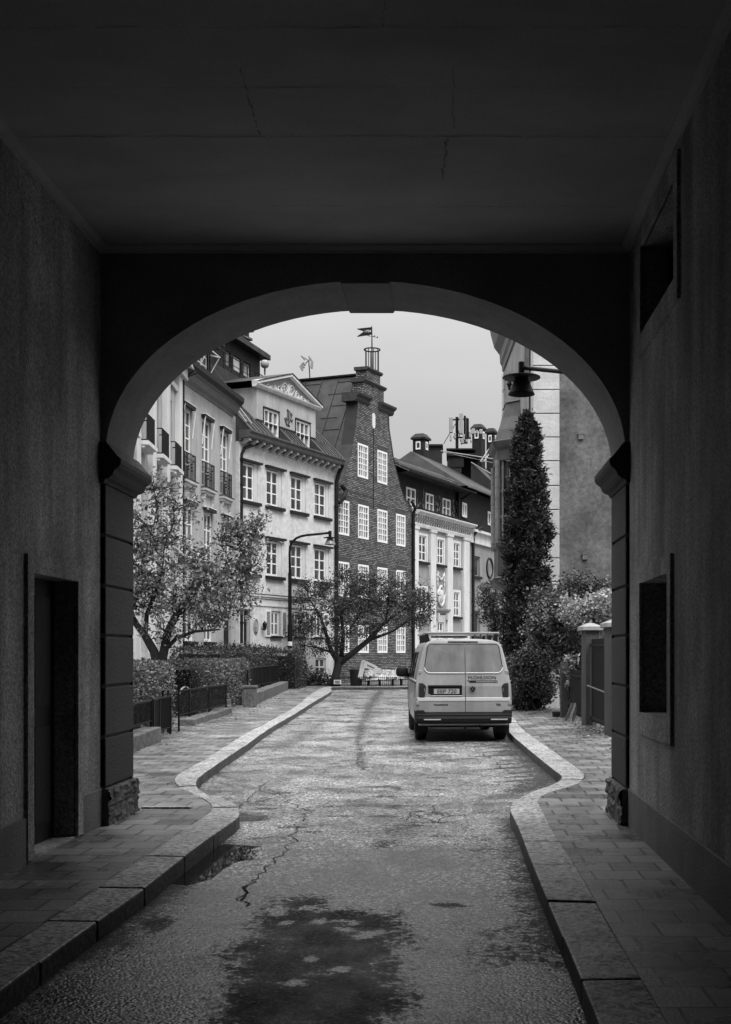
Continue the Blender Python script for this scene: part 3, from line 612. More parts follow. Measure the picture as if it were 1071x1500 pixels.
# dormer
ua,ub=du(376),du(462.3); va=dv_(376,613); vb=dv_(376,566.6); vap=dv_(423.7,553)+.02
va=max(va,vs0+.02); wt=dv_(385.6,596); wb=dv_(432.5,660)-.0
wb1=va-.75
b=MB(); FA.wall(b,ua,ub,va,vb,[(w1[0],w1[1],va-.01,wt),(w2_[0],w2_[1],va-.01,wt)],.12,dd)
for uu,s in ((ua,0),(ub,1)): 
    q=[FA.P(uu,va-.5,dd),FA.P(uu,vb,dd),FA.P(uu,vb,-3.2),FA.P(uu,va-.5,-1.5)]; b.face(q if s else q[::-1])
dm=b.build('dormer',m_left,cr)
b=MB(); 
for a_,c_ in ((ua,w1[0]),(w1[1],w2_[0]),(w2_[1],ub)): FA.box(b,a_,c_,va-.30,va,dd-.06,dd+.02)
b.build('dormer_flashing',m_dark,dm)
for (a_,c_) in (w1,w2_):
    w=window(FA,dm,a_+.03,c_-.03,vw0+.03,wt-.03,3,2,dd-.09,.085,.045,mid=False,dep=.09,curtain=2)
    b=MB(); FA.box(b,a_-.02,a_+.03,vw0,wt,dd-.1,dd+.03); FA.box(b,c_-.03,c_+.02,vw0,wt,dd-.1,dd+.03); FA.box(b,a_-.02,c_+.02,wt-.03,wt+.03,dd-.1,dd+.06); b.build('window_box',m_dark,w)
o_=.28; um=(ua+ub)/2+.02; b=MB()
FA.prof(b,ua-o_,ub+o_,[(dd-.05,vb-.03),(dd+.12,vb-.03),(dd+.2,vb+.06),(dd+.22,vb+.12),(dd-.05,vb+.12)])
hgt=vap-vb-.1
for s in (-1,1):
    e=(ua-o_) if s<0 else (ub+o_)
    p=[FA.P(e,vb+.08,dd+.24),FA.P(um,vb+.08+hgt,dd+.24),FA.P(um,vb+.22+hgt,dd+.24),FA.P(e-s*-.02,vb+.22,dd+.24)]
    b.prism(p,-FA.n*.3)
b.build('pediment_moulding',m_stone2,dm)
b=MB(); b.face([FA.P(ua-.1,vb+.1,dd+.02),FA.P(ub+.1,vb+.1,dd+.02),FA.P(um,vb+.1+hgt,dd+.02)]); pp=b.build('pediment_panel',m_grey,dm)
b=MB()
def spiral(cu,cv,r,sg,t0=0,turns=1.6,n=22,th=.028):
    b.tube([FA.P(cu+sg*r*(1-i/n*.8)*math.cos(t0+turns*6.283*i/n),cv+r*(1-i/n*.8)*math.sin(t0+turns*6.283*i/n),dd+.05) for i in range(n+1)],[th*(1-.5*i/n) for i in range(n+1)],5)
for s in (-1,1):
    spiral(um+s*.28,vb+.40,.25,s); spiral(um+s*.78,vb+.30,.18,s,2.,1.5); spiral(um+s*1.2,vb+.22,.12,s,1.); spiral(um+s*1.55,vb+.18,.07,s,0,1.2,14)
    b.tube([FA.P(um+s*u,vb+.17+.06*math.sin(u*9),dd+.045) for u in np.linspace(.05,2.0,16)],.022,5)
    for u in (.55,1.0,1.42,1.8): spiral(um+s*u,vb+.22,.07,-s,.5,1.,10,.022)
b.tube([FA.P(um,vb+.15,dd+.05),FA.P(um,vb+.62,dd+.05)],.035,6); b.build('scroll_relief',m_stone2,pp)
b=MB(); 
for s in (-1,1):
    e=(ua-o_) if s<0 else (ub+o_); q=[FA.P(e,vb+.225,dd+.27),FA.P(um,vb+.225+hgt,dd+.27),FA.P(um,vb+.225+hgt,-4.2),FA.P(e,vb+.225,-3.4)]; b.face(q if s>0 else q[::-1]); q2=[p-V((0,0,.04)) for p in q]; b.face(q2)
    b.face([q[0],q[1],q2[1],q2[0]])
b.build('dormer_roof',m_dark,dm)
# small painted wall relief between dormer windows: a figure and scroll in dark ironwork
b=MB(); cu=(w1[1]+w2_[0])/2; cv=(va+wt)/2+.1
for P_ in ([(-.3,-.02),(-.22,.06),(-.12,.02),(-.05,.1),(.0,.05)],[(-.05,.48),(.0,.5),(.22,.42)],[(.02,.48),(.0,.1),(-.12,-.12)],[(.06,.45),(.14,.1),(.05,-.2)],[(.3,.4),(.36,.2),(.28,.05),(.45,.0),(.52,.08)],[(-.2,-.05),(-.1,-.25),(.08,-.22),(.2,-.3)],[(-.05,.1),(.1,.0),(.2,-.12)],[(.38,.38),(.42,.28),(.34,.2)]):
    b.tube([FA.P(cu+x*.9,cv+y*.9,dd+.03) for x,y in P_],.028,5)
b.build('iron_relief',mat('relief_iron',.09,.7,.2),dm)
drainpipe(FA,cr,u1+.02,.1,9.7,.10,.10,top=[(u1+.05,10.1,.2),(u1-.1,10.5,.5)])
drainpipe(L1,cr,L1.L-.12,2.,9.75,.22,.075,top=[(L1.L-.05,10.05,.35),(L1.L+.8,10.35,.62),(L1.L+.95,10.5,.7)])
# roof ladder
b=MB(); lad=[(FA.P(4.75,11.05,.25),FA.P(4.75,13.0,-1.35))]
a_,c_=lad[0]; s=FA.d*.2; nn=FA.n*.12
b.tube([a_-s+nn,c_-s+nn],.022,6); b.tube([a_+s+nn,c_+s+nn],.022,6)
for i in range(9): p=a_.lerp(c_,(i+.5)/9)+nn; b.tube([p-s,p+s],.015,6)
b.build('roof_ladder',m_chrome,cr)
# glazed rooftop room and terrace rail behind the cream house
FT=Fac(tuple(W(330,500,57))[:2],tuple(W(383,520,61.5))[:2])
rt=empty('rooftop_room',FT.P(3,12.,-2),'dark flat-roofed glazed rooftop room with railing, above the cream house','building')
T=lambda x,y,d=0:FT.uv(x,y,d)
uR=T(381,530)[0]; vT=T(381,523)[1]; vB=T(354,545)[1]; vF=T(381,556)[1]
wins=[(T(331,0)[0],T(338,0)[0]),(T(342,0)[0],T(353.5,0)[0]),(T(357,0)[0],T(367,0)[0])]
b=MB(); vW1=T(348,523)[1]; vW0=T(348,545)[1]; hh=[(a_,c_,vW0,vW1) for a_,c_ in wins]; FT.wall(b,-3.5,uR,vF-3.,vT-.1,hh,.1); b.face([FT.P(uR,vF-3,0),FT.P(uR,vF-3,-5),FT.P(uR,vT-.1,-5),FT.P(uR,vT-.1,0)]); b.build('wall',m_wood,rt)
sky_glass=m_glass
for h in hh: window(FT,rt,*h,1,1,-.08,.04,.03,mf=m_dark,glass=glassmat('terrace_glass',.35,.08))
b=MB(); FT.box(b,-3.6,uR+.3,vT-.12,vT+.12,-5.2,.45); FT.box(b,-3.6,uR+.2,vT+.12,vT+.2,-5.1,.35); b.build('roof',m_roof,rt)
b=MB(); vr=T(381,533)[1]+.0
vF=min(vF,T(348,551,1.)[1]-.28); FT.box(b,-3.5,uR+.1,vF-.9,vF+.28,.9,1.0); b.build('parapet',m_roof,rt)
b=MB(); b.tube([FT.P(-3.5,vF+1.05,.95),FT.P(uR,vF+1.0,.95),FT.P(uR+4.6,vF+.35,-.5)],.025,6); b.tube([FT.P(-3.5,vF+.7,.95),FT.P(uR,vF+.65,.95),FT.P(uR+4.6,vF+.05,-.5)],.018,6)
for i in range(9): u=-3.4+i*.95; u=min(u,uR); b.tube([FT.P(u,vF,.95),FT.P(u,vF+1.03,.95)],.02,6)
for i in range(4): t=(i+1)/4; b.tube([FT.P(uR+4.6*t,vF+.3-.8*t,.95-1.45*t),FT.P(uR+4.6*t,vF+1.0-.65*t,.95-1.45*t)],.02,6)
b.build('railing',m_iron,rt)
b=MB(); q=[FT.P(uR,vF+.25,1.),FT.P(uR+4.8,vF-.45,-.5),FT.P(uR+4.8,vF-2.2,-.5),FT.P(uR,vF-2.2,1.)]; b.prism(q,-FT.n*3); b.build('terrace_base',m_roof,rt)
for (x,y) in ((330,515),(388,534)):
    b=MB(); c=W(x,y,58); b.lathe(c,[(0,.22),(.12,.2),(.2,.1),(.2,-.05),(.14,-.14),(.05,-.16),(.03,-.5),(0,-.5)],14); b.build('globe_light' ,m_ant,rt,smooth=True)
ch=empty('brick_chimney',W(345,520,62),'stepped brick chimney above the glazed rooftop room, at the arch edge','chimney')
b=MB(); c=W(340,505,62); 
for (hw,z0,z1) in ((.62,-4,.3),(.75,.3,.42),(.62,.42,.75),(.8,.75,.9),(.5,.9,1.6)): FT2=Fac((c.x-.41,c.y-1),(c.x+.41,c.y+1)); FT2.box(b,FT2.L/2-hw,FT2.L/2+hw,c.z+z0,c.z+z1,-hw,hw)
b.build('chimney_stack',m_brick,ch,uvd=FT.uvd)
# ---- grey rendered house with french balconies
u1=L1.L+.12; u0=-.35
lh=empty('balcony_house',L1.P(3.5,0,0),'grey rendered house with tall french windows behind iron balconies and awning boxes','building')
fw=[(.03,1.22),(2.45,3.56),(4.86,5.96)]; hs=[(a,c,7.82,10.4) for a,c in fw]+[(a+.25,c+.25,5.0,6.95) for a,c in fw]+[(a+.25,c+.25,2.0,3.9) for a,c in fw[:2]]
hs+= [(5.3,6.4,GZ,3.3)]
b=MB(); L1.wall(b,u0,u1,GZ-.1,11.3,hs,.16); back_box(L1,b,u0,u1,11.3,9); b.build('wall',m_left,lh)
for i,h in enumerate(hs[:-1]):
    top=i<3; w=window(L1,lh,h[0]+.02,h[1]-.02,h[2]+.02,h[3]-.02,2,5 if top else 3,-.11,.10,.05,curtain=1)
    b=MB(); L1.box(b,h[0]-.1,h[1]+.02,h[3]+.0,h[3]+.12,0,.16); b.build('awning_box',m_dark,w)
    b=MB(); L1.box(b,h[0]-.1,h[1]+.02,h[3]+.12,h[3]+.145,0,.18)
    if top:
        for uu in (h[0]-.06,h[1]): b.tube([L1.P(uu,h[3]+.05,.15),L1.P(uu,h[3]-.75,.05),L1.P(uu,h[3]-1.0,.03)],.02,5)
    b.build('awning_arm',m_white,w)
    if top:
        b=MB(); L1.box(b,h[0]-.14,h[1]+.14,h[2]-.14,h[2]-.04,-.0,.21); L1.box(b,h[0]-.1,h[1]+.10,h[2]-.24,h[2]-.14,-.0,.14); b.build('balcony_slab',m_stone,w)
        b=MB(); L1.box(b,h[0]-.16,h[1]+.16,h[2]-.04,h[2]-.02,-.0,.23); b.build('slab_flashing',m_dark,w)
        b=MB(); f=.13; a_,c_=h[0]-.02,h[1]+.02; v0,v1=h[2]+.02,h[2]+.92
        for v in (v1,v1-.2,v0): b.tube([L1.P(a_,v,0),L1.P(a_,v,f),L1.P(c_,v,f),L1.P(c_,v,0)],.02 if v==v1 else .013,5)
        for q in range(10):
            u=a_+(c_-a_)*q/9; b.tube([L1.P(u,v0,f),L1.P(u,v1,f)],.020 if q in(0,9) else .012,5)
            if q in (3,6): 
                for v in (.3,.42,.54): b.tube([L1.P(u-.05,v0+v,f),L1.P(u+.05,v0+v+.03,f)],.03,5)
        for q in (.045,.09): b.tube([L1.P(a_,v0,q),L1.P(a_,v1,q)],.012,5); b.tube([L1.P(c_,v0,q),L1.P(c_,v1,q)],.012,5)
        b.build('balcony_rail',m_iron,w)
        for uu in (h[0]-.02,h[1]+.02):
            b=MB(); L1.prof(b,uu,uu+.14,[(0,h[2]-.75),(.05,h[2]-.75),(.07,h[2]-.55),(.05,h[2]-.5),(.09,h[2]-.42),(.12,h[2]-.3),(.11,h[2]-.24),(0,h[2]-.24)]); b.build('console',m_stone,w)
    else:
        b=MB(); L1.box(b,h[0]-.08,h[1]+.1,h[2]-.1,h[2],0,.14); b.build('sill',m_dark,w)
b=MB(); L1.box(b,5.32,6.38,GZ,3.28,-.15,-.11); L1.box(b,5.5,6.2,.6,1.4,-.11,-.09); L1.box(b,5.5,6.2,1.7,2.9,-.11,-.09); o=b.build('door',m_wood,lh); b=MB(); b.tube([L1.P(5.42,1.2,-.1),L1.P(5.42,1.2,-.04),L1.P(5.52,1.2,-.04)],.015); b.build('handle',m_chrome,o)
b=MB(); L1.prof(b,u0,min(u1,L1.u(351,.3)),[(0,11.2),(.04,11.2),(.05,11.26),(.0901,11.3),(.2,11.36),(.30,11.5),(.32,11.58),(.42,11.6),(0,11.64)]); b.build('cornice',mat('cornice_mid',.16,.8,.15,3),lh)
b=MB(); L1.prof(b,u0,L1.u(356,.5),[(0,11.6),(.44,11.6),(.55,11.72),(.56,11.9),(.50,11.92),(0,11.93)]); b.build('gutter',m_dark,lh)
aw=[(2.55,3.9),(.5,1.5)]; d=-.25
ah=[(a,c,11.95,13.0) for a,c in aw]; b=MB(); L1.wall(b,u0,4.3,11.9,13.4,ah,.1,d); q=[L1.P(4.3,11.9,d),L1.P(4.3,11.9,-3),L1.P(4.3,13.4,-3),L1.P(4.3,13.4,d)]; b.face(q)
for i in range(16):
    u=u0+.1+i*.3
    if u<4.3 and not any(a-.03<u<c+.03 for a,c in aw): L1.box(b,u-.015,u+.015,11.92,13.4,d,d+.035)
at=b.build('attic_storey',m_roof,lh)
for h in ah:
    w=window(L1,at,h[0],h[1],h[2],h[3],2,3,d-.07,.07,.05,curtain=1); b=MB(); v=h[3]
    b.tube([L1.P(h[0]-.05,v+.1,d+.1),L1.P(h[0]-.05,v+.0,d+.5),L1.P(h[1]+.05,v,d+.5),L1.P(h[1]+.05,v+.1,d+.1)],.025,6)
    for uu in (h[0]-.02,h[1]+.02): b.tube([L1.P(uu,v,d+.5),L1.P(uu,v-.75,d+.06)],.02,6)
    b.build('awning_arm',m_white,w)
b=MB(); L1.box(b,u0,4.4,13.4,13.55,-8,.15); L1.box(b,u0,4.5,13.55,13.62,-8,.28); L1.box(b,u0,4.2,13.62,13.9,-8,-.1); b.build('attic_roof',m_roof,at)
b=MB(); b.face([L1.P(4.3,11.93,.1),L1.P(u1+.3,11.93,.1),L1.P(u1+.3,14.0,-1.5),L1.P(4.3,14.0,-1.5)]); seams(L1,b,4.3,u1+.3,11.93,.1,14.0,-1.5,.5); b.face([L1.P(4.3,14,-1.5),L1.P(u1+.3,14,-1.5),L1.P(u1+.3,14,-8),L1.P(4.3,14,-8)]); b.face([L1.P(u1+.3,11.93,.1),L1.P(u1+.3,11.3,-8),L1.P(u1+.3,14.0,-8),L1.P(u1+.3,14.0,-1.5)])
b.box(0,0,0,0,0,0) if False else None
b.build('mansard_roof',m_roof,lh)
drainpipe(L1,lh,-.22,GZ,11.2,.12,.075,top=[(-.2,11.35,.25),(.1,11.55,.5)])
# ---- pilastered house nearest the arch
ph=empty('pilastered_house',L2.P(14,0,0),'pale house with tall flat pilasters and balcony railings, cut by the arch edge','building')
pil=[(1.9+2.45*i,2.6+2.45*i) for i in range(7)]; pil=[(17.85-.62-2.42*i,17.85-2.42*i) for i in range(7)]
bays=[(17.23-2.42*(i+1)+.62+0.0-.0,17.23-2.42*i) for i in range(6)]
hs=[]
for a,c in bays:
    a_=a+.12; c_=a+1.18
    hs+= [(a_,c_,7.83,10.15),(a_,c_,4.6,6.9),(a_,c_,1.6,3.7)]
b=MB(); L2.wall(b,0,L2.L-.1,GZ-.1,13.,hs,.25); back_box(L2,b,0,L2.L-.1,13.,8); b.build('wall',m_left,ph)
for a,c in pil: b=MB(); L2.box(b,a,c,GZ,11.2,0,.16); b.build('pilaster',m_stone2,ph)
b=MB(); L2.box(b,0,L2.L-.1,10.62,10.8,0,.1); L2.box(b,0,L2.L-.1,11.2,11.6,0,.3); L2.box(b,0,L2.L-.05,11.6,11.9,0,.5); b.build('cornice',m_stone,ph)
b=MB(); L2.box(b,0,L2.L,13,13.2,-8,.2); b.build('roof',m_roof,ph)
for h in hs:
    w=window(L2,ph,h[0]+.02,h[1]-.02,h[2]+.02,h[3]-.02,1,3,-.18,.09,.06,mf=m_grey,curtain=0)
    if h[2]>7: 
        b=MB(); L2.box(b,h[0]-.05,h[1]+.3,7.68,7.80,0,.36); L2.box(b,h[0]-.02,h[1]+.25,7.60,7.68,0,.24); b.build('balcony_slab',m_stone2,w)
        b=MB(); a_,c_=h[0]-.0,h[1]+.12; 
        for v in (7.83,8.6): b.tube([L2.P(a_,v,0),L2.P(a_,v,.3),L2.P(c_,v,.3),L2.P(c_,v,0)],.02,5)
        for q in range(22): u=a_+(c_-a_)*q/21; b.tube([L2.P(u,7.83,.3),L2.P(u,8.6,.3)],.014,4)
        b.build('balcony_rail',m_iron,w)
    else: b=MB(); L2.box(b,h[0]-.05,h[1]+.1,h[2]-.14,h[2],0,.2); b.build('sill',m_stone,w)
# ---- brick house with the curved gable
bk=empty('brick_gable_house',FA.P(17.3,0,0),'dark brick house with curved stepped gable, white barred windows and sheet metal roof','building')
U0,U1=13.08,21.95
Lg=[(13.08,9.5),(13.25,9.56),(13.75,9.9),(14.05,10.3),(14.54,11.08),(14.88,11.79),(15.12,12.59),(15.28,13.2),(15.45,14.1)]
Rg=[(21.95,9.5),(21.45,9.68),(21.0,9.9),(20.6,10.25),(20.14,10.9),(19.6,11.74),(19.3,12.6),(19.05,13.2),(18.95,14.1)]
def lerp_tab(T_,v):
    for i in range(len(T_)-1):
        if T_[i][1]<=v<=T_[i+1][1]: t=(v-T_[i][1])/max(1e-6,T_[i+1][1]-T_[i][1]); return T_[i][0]+(T_[i+1][0]-T_[i][0])*t
    return T_[-1][0] if v>T_[-1][1] else T_[0][0]
bw=[(13.28,14.47),(15.46,16.62),(17.65,18.82),(19.92,21.08)]
gwn=[(15.42,16.55),(17.65,18.80)]
H=[]
for a,c in bw: H+=[(a,c,7.26,8.94),(a,c,4.3,5.97),(a,c,1.58,2.95)]
G_=[(a,c,10.29,11.96) for a,c in gwn]
b=MB(); FA.wall(b,U0,U1,GZ-.1,9.5,H,.07)
vs_=sorted(set([9.5,14.1]+[p[1] for p in Lg+Rg]+[10.29,11.96]+list(np.arange(9.6,14.1,.25))))
for i in range(len(vs_)-1):
    va_,vb_=vs_[i],vs_[i+1]; m_=(va_+vb_)/2; cuts=[]
    for h in G_:
        if h[2]<m_<h[3]: cuts.append(h)
    la,lb,ra,rb=lerp_tab(Lg,va_),lerp_tab(Lg,vb_),lerp_tab(Rg,va_),lerp_tab(Rg,vb_)
    xs=[(la,lb)]; 
    for h in cuts: xs+=[(h[0],h[0]),(h[1],h[1])]
    xs.append((ra,rb))
    for k_ in range(0,len(xs),2): b.face([FA.P(xs[k_][0],va_),FA.P(xs[k_+1][0],va_),FA.P(xs[k_+1][1],vb_),FA.P(xs[k_][1],vb_)])
for h in G_: FA.reveal(b,*h,0,-.07)
back_box(FA,b,U0,U1,9.5,14)
wl=b.build('wall',m_brick,bk,uvd=FA.uvd)
# stepped top with flue block and moulded shoulders
b=MB(); FA.box(b,15.5,18.9,14.1,14.35,-.62,0.004); FA.box(b,16.05,18.42,14.35,15.1,-.62,.006); FA.box(b,16.45,18.0,15.25,15.78,-.62,.0); b.build('gable_top',m_brick,bk,uvd=FA.uvd)
b=MB(); pr=[(-.7,13.98),(.02,13.98),(.10,14.08),(.12,14.2),(.26,14.3),(.28,14.4),(-.7,14.42)]
FA.prof(b,15.05,16.6,pr); FA.prof(b,17.75,19.45,pr)
FA.prof(b,15.95,18.52,[(-.68,15.1),(.05,15.1),(.14,15.2),(.14,15.26),(-.68,15.28)]); FA.prof(b,16.35,18.1,[(-.68,15.78),(.04,15.78),(.12,15.86),(.12,15.93),(-.68,15.95)])
b.build('shoulder_moulding',m_brickd,bk)
# metal-clad flanks of the gable wall
for T_,s in ((Lg,-1),(Rg,1)):
    b=MB()
    for i in range(len(T_)-1):
        (a_,v0),(c_,v1)=T_[i],T_[i+1]; e=s*.03
        b.b8([FA.P(a_,v0,.03),FA.P(a_+e,v0,.03),FA.P(a_+e,v0,-.62),FA.P(a_,v0,-.62),FA.P(c_,v1,.03),FA.P(c_+e,v1,.03),FA.P(c_+e,v1,-.62),FA.P(c_,v1,-.62)])
    b.build('gable_flank',m_roof,bk)
for a,c,v in [(a,c,v) for a,c in bw for v in (8.94,5.97)]+[(a,c,11.96) for a,c in gwn]: b=MB(); FA.box(b,a-.02,c+.02,v+.01,v+.24,-.02,.006); b.build('brick_lintel',m_brickd,bk)
b=MB(); FA.box(b,17.17,17.21,8.9,13.,-.01,.02); b.build('lightning_rod',m_iron,bk)
b=MB(); FA.box(b,13.2,17.2,9.44,9.5,-.01,.02); b.build('string_course',m_brickd,bk)
for h in H+G_:
    nx,ny=4,5
    window(FA,bk,h[0],h[1],h[2],h[3],nx,5 if h[3]-h[2]>1.5 else 4,-.05,.10,.042,dep=.075,curtain=random.choice([0,0,1,2]))
b=MB(); c0=(17.2,13.35); q=[(c0[0]+.17*math.cos(t),c0[1]+(.22 if math.sin(t)>0 else -.22)+.17*math.sin(t)) for t in np.linspace(0,6.283,25)[:-1]]
b.prism([FA.P(x,y,.0) for x,y in q],FA.n*.03); b.build('niche_window',m_stone2,bk)
# roof behind the gable: ridge runs away from the street
vr=15.75; vE=9.5; dB=-14
b=MB(); R=17.22
prL=[(13.05,9.55),(13.9,10.1),(14.5,11.0),(R,vr)]; prR=[(21.98,9.55),(21.1,10.1),(20.2,11.0),(R,vr)]
for pr_,s in ((prL,-1),(prR,1)):
    for i in range(3):
        (a_,v0),(c_,v1)=pr_[i],pr_[i+1]; q=[FA.P(a_,v0,-.3),FA.P(c_,v1,-.3),FA.P(c_,v1,dB),FA.P(a_,v0,dB)]; b.face(q if s<0 else q[::-1])
        if True:
            dd_=-1.0
            while dd_>dB:
                a=FA.P(a_,v0,dd_); c=FA.P(c_,v1,dd_); s_=FA.n*.015; nn=V((0,0,.035))+FA.d*s*.02
                b.b8([a-s_,a+s_,a+s_+nn,a-s_+nn,c-s_,c+s_,c+s_+nn,c-s_+nn]); dd_-=.95
    
b.face([FA.P(x,y,dB) for x,y in prL]+[FA.P(x,y,dB) for x,y in prR[::-1]][1:])
for s,PR in ((-1,prL),(1,prR)):
    for kk in range(7):
        t=(kk+.5)/7; u=PR[2][0]+(R-PR[2][0])*t; v=PR[2][1]+(vr-PR[2][1])*t
        dd_=-1.-(kk%2)*.4
        while dd_>dB+1: 
            a=FA.P(u,v+.006,dd_); c=FA.P(u,v+.006,dd_-.9); e=V((0,0,.012)); f=FA.d*.02; b.b8([a-f,a+f,a+f+e,a-f+e,c-f,c+f,c+f+e,c-f+e]); dd_-=1.9
b.build('roof',m_roof,bk)
b=MB(); FA.box(b,R-.12,R+.12,vr-.02,vr+.06,dB,-.6); b.build('ridge_cap',m_dark,bk)
drainpipe(FA,bk,21.97,GZ,9.2,.10,.085,top=[(21.9,9.4,.25),(21.5,9.75,.2)])
b=MB(); b.tube([FA.P(13.4,9.6,.15),FA.P(13.6,9.35,.3),FA.P(13.3,9.0,.35),FA.P(13.05,8.7,.2)],[.1,.13,.12,.1],8); b.build('rain_hopper',m_dark,bk)
# flue cage with weather vane on the gable top
fc=FA.P(17.62,15.95,-.28); vn=empty('weather_vane',fc,'black weather vane with swallow-tailed pennant above a ring of bars on the brick gable','weather vane')
b=MB(); r=.34
for i in range(8):
    a=i*math.pi/4+.3; b.tube([fc+V((r*math.cos(a),r*math.sin(a),-.02)),fc+V((r*math.cos(a),r*math.sin(a),1.12))],.02,6)
b.build('cage_bar',m_iron,vn)
b=MB(); b.tube([fc+V((.40*math.cos(t),.40*math.sin(t),1.12)) for t in np.linspace(0,2*math.pi,33)],.035,8); b.build('ring',m_iron,vn); b=MB(); b.tube([fc+V((r*math.cos(t),r*math.sin(t),.02)) for t in np.linspace(0,2*math.pi,25)],.02,6); b.build('ring',m_iron,vn)
b=MB(); b.tube([fc,fc+V((-.01,0,2.33))],[.05,.02],8); b.build('rod',m_iron,vn)
X=V((1,0,0)); ft=fc+V((-.02,0,2.22))
b=MB(); q=[(0,0),(-.72,-.03),(-.36*1.0,-.0),(0,0)]
pts=[(0.,.06),(-.75,-.02),(-.66,-.07),(-.40,-.17),(-.75,-.42),(-.36,-.38),(0,-.32)]
b.prism([ft+V((x,0,z)) for x,z in pts[:1]+[(-.75,-.02),(-.74,-.05),(-.40,-.16),(-.74,-.41),(-.73,-.44),(0,-.32)]],(0,.03,0)); fl=b.build('pennant',m_iron,vn)
tx=bpy.data.curves.new('lettering','FONT'); tx.body='1704'; tx.size=.17; tx.extrude=.004; tx.align_x='CENTER'; tx.space_character=1.05; to=text_obj(tx); to.parent=fl; to.location=ft+V((-.20,-.012,-.21))-ORG[vn.name]; to.rotation_euler=(math.radians(90),math.radians(-3),0); tx.materials.append(m_white)
b=MB(); cz=fc+V((-.01,0,1.80))
for d_ in (V((.28,.1,-.03)),V((-.28,-.1,.04)),V((.12,.3,.08)),V((-.12,-.3,-.05))): b.tube([cz,cz+d_],.012,5); b.tube([cz+d_+V((0,0,-.03)),cz+d_+V((0,0,.06))],.022,5)
b.build('compass_arm',m_iron,vn)
an=empty('roof_aerial',FA.P(R,vr,-8.),'small television aerial on a thin mast above the sheet metal ridge','aerial')
a0=W(453,552,0) if False else None
# mast stands on the ridge: find the ridge point that shows at pixel x 453
best=min(np.linspace(-13,-1,200),key=lambda d_: abs(FA.P(R,vr,d_).x/FA.P(R,vr,d_).y*F_+CX-453.5)); rp=FA.P(R,vr,best); sc=rp.y/F_
an.location=rp; ORG[an.name]=V(rp)
P2=lambda x,y: V((rp.x+(x-453.5)*sc, rp.y, rp.z+(552-y)*sc))
b=MB(); b.tube([P2(453.5,552),P2(451.5,523)],.03,6); b.build('mast',m_iron,an)
b=MB(); 
b.tube([P2(451,523),P2(440,537)],.04,5); b.tube([P2(452,524),P2(443,518)],.035,5); b.tube([P2(451,524),P2(456,521)],.035,5)
for (x0,y0,x1,y1) in ((439,532,443,539),(441,529,445,535),(443,527,447,531),(441,517,446,523),(452,518,456,525),(456,524,455,535),(457,526,456,536)): b.tube([P2(x0,y0),P2(x1,y1)],.06,5)
b.build('antenna_element',m_ant,an)
# ---- pilastered yellowish house right of the brick gable, with boarded attic
ch_=empty('pilaster_front_house',FA.P(26,0,0),'pale house front with tall pilasters, toothed cornice, crest above the door and dark attic','building')
u0,u1=22.05,31.0
wc=[(22.75,24.05),(25.35,26.55),(27.85,29.0)]
hs=[(a,c,6.64,8.1) for a,c in wc]+[(a,c,3.72,5.2) for a,c in (wc[0],wc[2])]+[(wc[1][0],wc[1][1],.3,3.75)]+[(a,c,.9,2.2) for a,c in (wc[0],wc[2])]
b=MB(); FA.wall(b,u0,u1,GZ-.1,9.4,hs,.12); back_box(FA,b,u0,u1,9.4,10); b.build('wall',m_grey,ch_)
for a,c in ((22.06,22.62),(24.35,25.1),(26.8,27.6),(29.4,30.3)):
    b=MB(); FA.box(b,a,c,GZ,8.35,0,.12); FA.box(b,a-.06,c+.06,8.35,8.5,0,.17); FA.box(b,a-.06,c+.06,GZ,.7,0,.16); b.build('pilaster',m_stone2,ch_)
for i,h in enumerate(hs):
    if i==5: continue
    w=window(FA,ch_,h[0]+.1,h[1]-.16,h[2]+.03,h[3]-.03,2,3,-.06,.07,.05)
    b=MB(); FA.box(b,h[0]-.03,h[0]+.1,h[2],h[3]+.1,-.05,.05); FA.box(b,h[1]-.16,h[1]+.03,h[2],h[3]+.1,-.05,.05); FA.box(b,h[0]+.1,h[1]-.16,h[3]-.03,h[3]+.1,-.05,.05); b.build('window_surround',m_stone2,w)
    b=MB(); FA.box(b,h[0]-.05,h[1]+.1,h[2]-.14,h[2]-.01,-.02,.16); b.build('sill',m_dark,w)
h=hs[5]; w=window(FA,ch_,h[0]+.1,h[1]-.2,1.9,3.35,2,3,-.06,.08,.06,label='tall transom window over the door')
b=MB(); FA.box(b,h[0]-.1,h[0]+.1,GZ,3.75,-.1,.06); FA.box(b,h[1]-.2,h[1]+.06,GZ,3.75,-.1,.06); FA.box(b,h[0]+.1,h[1]-.2,3.35,3.75,-.1,.06); b.build('door_surround',m_stone,ch_)
b=MB(); FA.box(b,h[0]+.1,h[1]-.2,GZ,1.9,-.11,-.07); FA.box(b,h[0]+.2,h[1]-.3,.4,1.6,-.07,-.05); o=b.build('door',m_wood,ch_)
b=MB(); FA.prof(b,25.1,27.0,[(0,3.85),(.1,3.85),(.13,3.95),(.22,4.0),(.24,4.1),(0,4.14)]); b.build('door_hood',m_grey,ch_)
b=MB(); FA.box(b,25.25,25.45,3.5,3.85,0,.2); FA.box(b,26.6,26.8,3.5,3.85,0,.2); b.build('hood_bracket',m_stone,ch_)
b=MB(); cu,cv=25.95,4.85 # crest: shield with scrolled rim
b.mesh([FA.P(cu+x*.34,cv+y*.36,.08+.08*(1-x*x)*(1-y*y)) for x,y in [(x,y) for y in (-1,-.5,0,.5,1) for x in (-1 if y>-.9 else -.1,-.5 if y>-.9 else -.05,0,.5 if y>-.9 else .05,1 if y>-.9 else .1)]],[(5*j+i,5*j+i+1,5*j+i+6,5*j+i+5) for j in range(4) for i in range(4)])
